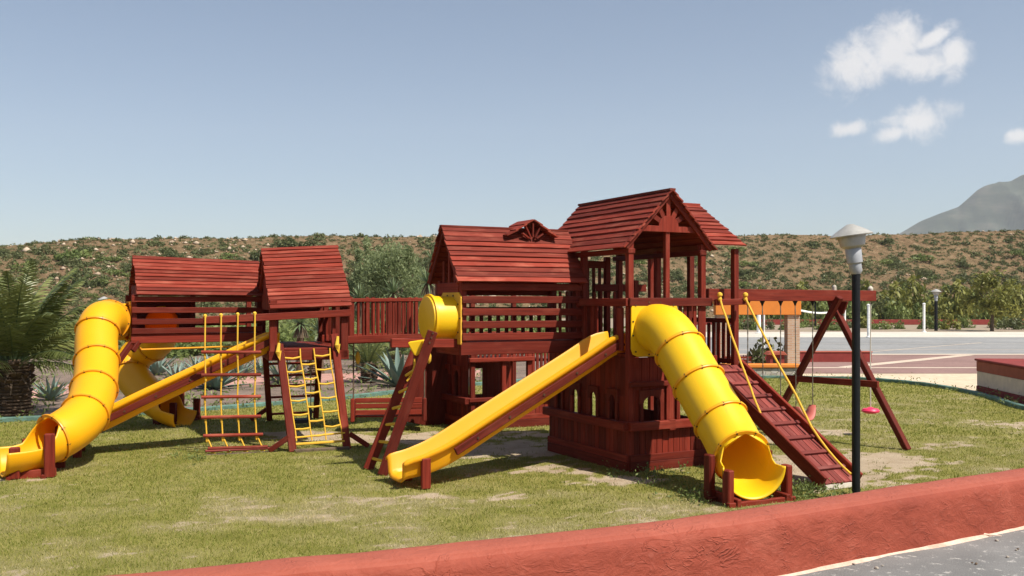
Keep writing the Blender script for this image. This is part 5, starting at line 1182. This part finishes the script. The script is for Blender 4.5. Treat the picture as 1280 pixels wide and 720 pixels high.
# stones on the hillside
n = 5200; a = rng.uniform(0, NA - 1, n); b = rng.uniform(0, 1.03, n); X, Y, Z = hill_pt(a, b); k = fbm(X * .05, Y * .05, 3, 77) > .44; X, Y, Z = X[k], Y[k], Z[k]; n = len(X)
oc = np.array([(1, 0, 0), (0, 1, 0), (-1, 0, 0), (0, -1, 0), (.1, 0, .8), (0, .1, -.6)]); s = np.clip(rng.lognormal(-1.75, .55, n), .06, .9) ; rot = rng.uniform(0, 6.28, n)
base_o = oc[None] * rng.uniform(.6, 1.3, (n, 6, 3)); cs, sn = np.cos(rot)[:, None], np.sin(rot)[:, None]
vx = base_o[..., 0] * cs - base_o[..., 1] * sn; vy = base_o[..., 0] * sn + base_o[..., 1] * cs; V = np.stack([vx * s[:, None] + X[:, None], vy * s[:, None] + Y[:, None], base_o[..., 2] * s[:, None] * .8 + Z[:, None] + .05], -1).reshape(-1, 3)
tri = np.array([(0, 1, 4), (1, 2, 4), (2, 3, 4), (3, 0, 4), (1, 0, 5), (2, 1, 5), (3, 2, 5), (0, 3, 5)]); Fc = (np.arange(n)[:, None, None] * 6 + tri[None]).reshape(-1)
M['rock'] = leaf_mat('pale hillside stones', (0.24, 0.155, 0.10), (0.50, 0.40, 0.29), 0.0, 1.0); o = np_mesh('hillside_stones', V, Fc, 3, M['rock'], np.repeat(rng.uniform(0, 1, n), 6)); tag(o, 'loose pale stones strewn over the hillside', 'stones', None, 'stuff')
def hill_at(px, f):
    i_t = np.interp((px - 640) / F, tana, np.arange(NA)); X, Y, Z = hill_pt(np.array([i_t]), np.array([f])); return float(X[0]), float(Y[0]), float(Z[0])

# ---- bushes and trees beyond the court
def tapered_tree(name, label, loc, h, crown, n, lsz, mat, trunk_r, group=None, clumps=22, cr=.3, limbs=5, cz=.45, droop=None, aspect=.45):
    S = thing(name, label, 'tree', loc, random.uniform(0, 6), group); m = MB(); m.tube([(0, 0, -.1), (.03 * h * .2, 0, h * .25), (.0, .03, h * .5), (.03, 0, h * .75)], [trunk_r, trunk_r * .75, trunk_r * .5, trunk_r * .2], 8)
    for k in range(limbs):
        a = 6.28 * k / limbs + random.uniform(-.3, .3); z = h * random.uniform(.25, .5); r = crown[0] * random.uniform(.45, .75); m.tube([(0, 0, z), (math.cos(a) * r * .5, math.sin(a) * r * .5, z + h * .14), (math.cos(a) * r, math.sin(a) * r, z + h * .3)], [trunk_r * .45, trunk_r * .3, trunk_r * .1], 6)
    m.build('trunk', M['bark'], S, smooth=True)
    v, f, t = clump_leaves(n, lsz, crown, 0, clumps, cr=cr, droop=droop, aspect=aspect)
    cc = rng.normal(size=(clumps, 3)); cc /= np.linalg.norm(cc, axis=1)[:, None]; cc *= rng.uniform(.45, .95, (clumps, 1)); k = rng.integers(0, clumps, n); d = rng.normal(size=(n, 3)); d /= np.linalg.norm(d, axis=1)[:, None]
    p = cc[k] + d * cr * rng.uniform(.2, 1.1, (n, 1)) ** .6 * rng.uniform(.6, 1.4, clumps)[k][:, None]; p = p * np.array(crown) + np.array([0, 0, h - crown[2] * 1.05]); tint = np.clip(rng.uniform(0, .75, clumps)[k] + rng.normal(.1, .14, n), 0, 1)
    v, f, t = leaves(p, lsz, tint, aspect, droop); np_mesh('crown', v, f, 4, mat, t, S); return S
def gy_(px, Y): return ((px - 640) / F * Y, Y, 0)
tapered_tree('tree', 'small yellow green tree with open crown beyond the court on the right', gy_(1240, 66), 4.0, (1.9, 1.7, 1.65), 2600, .13, M['leaf_yel'], .14, clumps=30, cr=.26)
bush_meshes = [plain_mesh(620, .10, (1.0, 1.0, 1.0), mat=M['leaf_bush'], clumps=int(c), cr=.36) for c in (9, 12, 15)] + [plain_mesh(560, .09, (1.0, 1.0, .9), mat=M['leaf_scrub'], clumps=11, cr=.4), plain_mesh(560, .10, (.8, .8, 1.3), mat=M['leaf_yel'], clumps=13, cr=.32)]
def bush(px, Y, w, h, label, group, k=None, z=0.0):
    o = bpy.data.objects.new('bush', bush_meshes[k if k is not None else int(rng.integers(0, 5))]); col.objects.link(o); x, y, _ = gy_(px, Y); o.location = (x, y, z - .08 * h); o.scale = (w, w * rng.uniform(.8, 1.1), h); o.rotation_euler = (0, 0, rng.uniform(0, 6.28)); return tag(o, label, 'bush', group)
for px in np.arange(915, 1330, 7.5):
    Y = rng.uniform(88, 103); bush(px + rng.uniform(-5, 5), Y, rng.uniform(1.3, 2.4), rng.uniform(2.0, 3.9), 'leafy green bush in the thicket behind the distant red wall', 'bushes behind the distant wall')
for px in np.arange(920, 1320, 15):
    if 1120 < px < 1150 or 1205 < px < 1225: continue
    Y = rng.uniform(66, 76); bush(px + rng.uniform(-6, 6), Y, rng.uniform(.6, 1.2), rng.uniform(.5, 1.25), 'low bush along the far edge of the sports court', 'bushes along the court edge')
# pavilion bush
bsh = bush(958, 27.5, .80, 1.12, 'rounded grey green bush growing behind the pavilion wall', None, 3)
# flat scrub between the beds and the hill foot
n = 1500; Y = rng.uniform(36, 104, n); X = rng.uniform(-.62, .05, n) * Y; V = []; Tn = []; scatter_small(X, Y, np.zeros(n), rng.uniform(.3, 1.0, n), 80, .15)
V = np.concatenate(V); Tn = np.concatenate(Tn); o = np_mesh('scrub', V, np.arange(len(V)), 4, M['leaf_bush'], Tn); tag(o, 'dense low green scrub on the flat ground before the hill', 'scrub', None, 'stuff')
# ---- feathery trees behind the bridge
tapered_tree('tree', 'large feathery green tree behind the picket bridge', gy_(497, 33), 4.15, (1.15, 1.2, 1.75), 17000, .062, M['leaf_tree'], .14, clumps=50, cr=.27, droop=.45, aspect=.30)
tapered_tree('tree', 'slender feathery tree at the left of the large one behind the bridge', gy_(458, 35), 4.4, (.75, .8, 1.7), 10000, .062, M['leaf_tree'], .11, clumps=34, cr=.28, droop=.45, aspect=.30)
tapered_tree('tree', 'feathery tree partly hidden by the slatted playhouse', gy_(527, 37), 3.7, (.95, .9, 1.5), 10000, .062, M['leaf_tree'], .11, clumps=32, cr=.28, droop=.45, aspect=.30)
for px, Y, w, h in ((360, 40, 1.0, .9), (330, 38, 1.1, .8), (395, 38, 1.0, 1.1), (430, 37, 1.0, 1.3), (300, 36, .9, .7), (255, 36, 1.0, .7), (215, 35, .9, .7), (560, 36, 1.0, 1.2), (600, 38, 1.2, 1.3), (650, 40, 1.2, 1.2), (110, 34, 1.1, 1.0), (80, 36, 1.2, 1.1), (20, 36, 1.2, 1.2), (150, 35, .9, .8), (700, 42, 1.3, 1.2), (760, 44, 1.4, 1.2), (830, 46, 1.4, 1.0)):
    bush(px, Y, w, h, 'leafy bush at the foot of the hill behind the playground', 'bushes at the hill foot')

# ---- spiky plants
def blade_mesh(name, n, L, w, elev, curve, mat, parent, channel=.25, thick=True, top=None, seg=5, tipw=.02, jitter=.15, z0=0.0, taper=1.0):
    V = []; Fq_ = []; Tn_ = []; o = 0
    for k in range(n):
        az = k * 2.39996 + random.uniform(-.2, .2); f = k / max(1, n - 1); el = elev[0] + (elev[1] - elev[0]) * f + random.uniform(-jitter, jitter); l = L * random.uniform(.8, 1.12) * (1 - .15 * f); d = Vector((math.cos(az), math.sin(az), 0)); sd = Vector((-d.y, d.x, 0)); p = Vector((0, 0, z0)) + d * w * .5; e = el; tn = random.uniform(0, .9)
        for i in range(seg + 1):
            u = i / seg; ww = w * (min(1, .55 + u * 1.6) if u < .35 else (1 - (u - .35) / .65) ** taper) + tipw * w * .2; dirv = d * math.cos(e) + Vector((0, 0, 1)) * math.sin(e); nrm = dirv.cross(sd)
            if nrm.z < 0: nrm = -nrm
            V += [p + sd * ww * .5 + nrm * ww * channel, p - nrm * 0.0, p - sd * ww * .5 + nrm * ww * channel]; Tn_ += [tn, tn * .7, tn]; p = p + dirv * (l / seg); e -= curve * (1.0 / seg) * (.4 + u)
        for i in range(seg):
            b = o + i * 3
            Fq_ += [b, b + 1, b + 4, b + 3, b + 1, b + 2, b + 5, b + 4]
        o += (seg + 1) * 3
    return np_mesh(name, [tuple(v) for v in V], Fq_, 4, mat, Tn_, parent)
def agave(px, py, R, label, n=26):
    g = G(px, py); s = thing('agave', label, 'agave', (g.x, g.y, -.02), random.uniform(0, 6), 'agaves in the planting bed'); blade_mesh('leaves', n, R, R * .15, (.25, 1.35), .25, M['leaf_agave'], s, seg=6, taper=.75)
    m = MB(); m.lathe([(R * .10, 0), (R * .12, R * .1), (R * .05, R * .25)], seg=8); m.build('stem', M['bark'], s)
for px, py, R, lb, n in ((64, 499, .62, 'blue green agave beside the date palm trunk', 24), (195, 468, .82, 'agave seen between the rear tube and the slatted cabin deck', 28), (222, 478, .72, 'agave just left of the hanging rope net under the cabin', 26), (268, 485, 1.0, 'large spreading agave behind the hanging rope net', 34), (352, 478, .8, 'agave behind the left leg of the climbing tower', 26), (300, 470, .7, 'agave right of the hanging net above the open slide', 24), (498, 482, 1.15, 'big blue agave with broad leaves behind the ladder', 26), (327, 466, .6, 'small agave near the post of the climbing tower', 20), (245, 463, .6, 'small pale agave at the back under the slatted cabin', 20), (160, 476, .55, 'small agave left of the rear tube slide', 20)):
    agave(px, py, R, lb, n)
def yucca(px, Y, h, R, label, n=70, name='yucca'):
    x, y, _ = gy_(px, Y); s = thing(name, label, 'yucca', (x, y, -.02), random.uniform(0, 6), 'yuccas behind the playground'); m = MB(); m.tube([(0, 0, -.05), (.02, 0, h * .5), (0, .02, h)], [.13, .10, .09], 9); m.build('trunk', M['palmbark'], s, smooth=True); blade_mesh('leaves', n, R, R * .075, (-.55, 1.45), .15, M['leaf_yucca'], s, channel=.1, seg=3, z0=h, taper=.9)
    m = MB()
    for k in range(30):
        a = k * 2.4; m.beam((0.08 * math.cos(a), .08 * math.sin(a), h - .02), (R * .34 * math.cos(a), R * .34 * math.sin(a), h - R * .62), .022, .006)
    m.build('dry_skirt', M['bark'], s)
yucca(491, 29, EYE - (365 - HOR) / F * 29, .60, 'spiky yucca head just above the middle of the picket bridge')
yucca(535, 28, EYE - (352 - HOR) / F * 28, .62, 'spiky yucca beside the gable of the slatted playhouse')
yucca(541, 31, EYE - (325 - HOR) / F * 31, .55, 'tallest yucca partly behind the slatted playhouse roof')
yucca(450, 28, EYE - (372 - HOR) / F * 28, .58, 'spiky yucca at the left end of the picket bridge')
yucca(376, 25, 1.45, .60, 'yucca seen through the climbing tower below its roof')
yucca(400, 27, 1.2, .6, 'yucca low behind the right post of the climbing tower')
yucca(772, 30, 2.3, .6, 'yucca seen between the posts of the clubhouse tower')
yucca(575, 27, .9, .55, 'yucca in the shade left of the back cabin')
# ---- palms
def palm(loc, trunk_h, trunk_r, R, nf, label, nl=46, seed=1):
    random.seed(seed); s = thing('palm_tree', label, 'palm', loc, 0); m = MB(); prof_ = []
    rings = int(trunk_h / .06) + 2
    for k in range(rings):
        z = k * trunk_h / (rings - 1); r = trunk_r * (1.05 - .15 * z / trunk_h); prof_ += [(r * .88, z), (r * 1.02, z + .025)]
    m.lathe([(trunk_r * 1.1, -.05)] + prof_ + [(trunk_r * .5, trunk_h + .1)], seg=18)
    for k in range(int(60 * trunk_r / .3)):
        z = random.uniform(.05, trunk_h); a = random.uniform(0, 6.28); r = trunk_r * .98; d = Vector((math.cos(a), math.sin(a), 0)); p = d * r + Vector((0, 0, z)); m.beam(p - d * .03, p + d * .045 + Vector((0, 0, .075)), .075, .03, up=(0, 0, 1))
    m.build('trunk', M['palmbark'], s)
    V = []; Fq_ = []; Tn_ = []; o = 0; st_ = MB()
    for k in range(nf):
        f = (k + .5) / nf; az = k * 2.39996; el = .15 + 1.38 * f ** .7 + random.uniform(-.1, .1); L = R * random.uniform(.85, 1.12) * (1.0 if f < .8 else .9); d = Vector((math.cos(az), math.sin(az), 0)); sd = Vector((-d.y, d.x, 0)); p = Vector((0, 0, trunk_h + .02)) + d * trunk_r * .3; e = el; bend = random.uniform(.6, 1.25) * (.95 - .25 * f); pts = [p.copy()]; dirs = []
        ns = 14
        for i in range(ns):
            dv = d * math.cos(e) + Vector((0, 0, 1)) * math.sin(e); dirs.append(dv); p = p + dv * (L / ns); pts.append(p.copy()); e -= bend / ns * (.5 + 1.2 * i / ns)
        dirs.append(dirs[-1]); st_.tube(pts[::2] + [pts[-1]] if ns % 2 else pts[::2], [.016 - .0018 * q for q in range(len(pts[::2]))], 5, False)
        tn = max(0, min(1, .45 + random.uniform(-.3, .3)))
        for j in range(nl):
            u = .13 + .87 * j / nl; q = u * ns; i = min(ns - 1, int(q)); c = pts[i].lerp(pts[i + 1], q - i); dv = dirs[i]; nrm = sd.cross(dv); ll = L * .23 * (math.sin(math.pi * min(1, .18 + .82 * u) ** .8) * .9 + .15) * random.uniform(.85, 1.15)
            for sg in (-1, 1):
                t = (sd * sg * random.uniform(.66, .84) + dv * random.uniform(.58, .74) + nrm * random.uniform(.15, .38) - Vector((0, 0, random.uniform(.02, .18)))).normalized(); w = dv * .0115 * (R / 1.7) * random.uniform(.8, 1.3); a_, b_ = c - w, c + w; mid = c + t * ll * .55 - Vector((0, 0, ll * .02)); tip = c + t * ll - Vector((0, 0, ll * .14))
                V += [a_, b_, mid + w * .85, mid - w * .85, tip]; 
                Fq_ += [(o, o + 1, o + 2, o + 3), (o + 3, o + 2, o + 4, o + 4)]; o += 5; Tn_ += [max(0, min(1, tn + random.uniform(-.25, .25)))] * 5
    me = bpy.data.meshes.new('fronds'); me.from_pydata([tuple(v) for v in V], [], [f if f[2] != f[3] and len(set(f)) == 4 else f[:3] for f in Fq_]); a = me.attributes.new('tint', 'FLOAT', 'POINT'); a.data.foreach_set('value', np.array(Tn_, dtype=np.float32)); me.materials.append(M['leaf_palm']); ob = bpy.data.objects.new('fronds', me); col.objects.link(ob); ob.parent = s
    blade_mesh('dead_fronds', 26, R * .42, .05, (-1.25, -.35), .3, M['bark'], s, channel=.05, seg=4, z0=trunk_h, taper=.8)
    st_.build('frond_stems', M['leaf_yucca'], s, smooth=True)
g = G(17, 521); palm((g.x, g.y, -.02), .92, .30, 2.0, 46, 'large date palm with thick husky trunk at the left edge', 46, 5)
g = G(460, 477); palm((g.x, g.y, -.02), .42, .20, .95, 34, 'small palm with short rough trunk below the picket bridge', 26, 9)
g = G(392, 470); palm((g.x, g.y, -.02), .55, .12, .8, 22, 'small palm behind the net under the climbing tower', 22, 12)
random.seed(99)
yucca(536, 25.2, 1.15, .75, 'thick trunked yucca left of the back cabin under the bridge end')
# small weeds at the kerb, wall foot and bed
def weeds():
    V = []; Tn_ = []
    for k in range(260):
        i = int(rng.integers(0, len(kerb_path))); p = kerb_path[i]; sc = rng.uniform(.04, .13); q = rng.normal(size=(14, 3)) * np.array([sc, sc, sc * .6]) + np.array([p.x + rng.normal(0, .15), p.y + rng.uniform(-.3, .1), sc * .7]); q[:, 2] = np.abs(q[:, 2]); v, f, t = leaves(q, .03, np.clip(rng.normal(.5, .25, 14), 0, 1), .3); V.append(v); Tn_.append(t)
    for x, y, r, n in ((3.15, 10.15, .30, 70), (2.9, 9.75, .25, 40), (3.35, 9.6, .2, 30), (1.9, 9.7, .3, 40), (-4.1, 12.2, .3, 20), (1.6, 11.05, .6, 60)):
        for k in range(n):
            sc = rng.uniform(.02, .05); q = rng.normal(size=(8, 3)) * np.array([sc, sc, sc]) + np.array([x + rng.normal(0, r * .5), y + rng.normal(0, r * .5), sc]); q[:, 2] = np.abs(q[:, 2]); v, f, t = leaves(q, .018, np.clip(rng.normal(.35, .25, 8), 0, 1), .45); V.append(v); Tn_.append(t)
    for k in range(380):
        px = rng.uniform(-60, 640); Y = rng.uniform(17, 33); x = (px - 640) / F * Y
        if Y < np.interp(x, kx, ky) + .4: continue
        sc = rng.uniform(.05, .16); q = rng.normal(size=(16, 3)) * sc + np.array([x, Y, sc * .5]); q[:, 2] = np.abs(q[:, 2]) - .02; v, f, t = leaves(q, .05, np.clip(rng.normal(.5, .3, 16), 0, 1), .35); V.append(v); Tn_.append(t)
    V = np.concatenate(V); Tn_ = np.concatenate(Tn_); o = np_mesh('weeds', V, np.arange(len(V)), 4, M['leaf_bush'], Tn_); tag(o, 'scattered small weeds along the kerb and in the beds', 'weeds', None, 'stuff')
weeds()
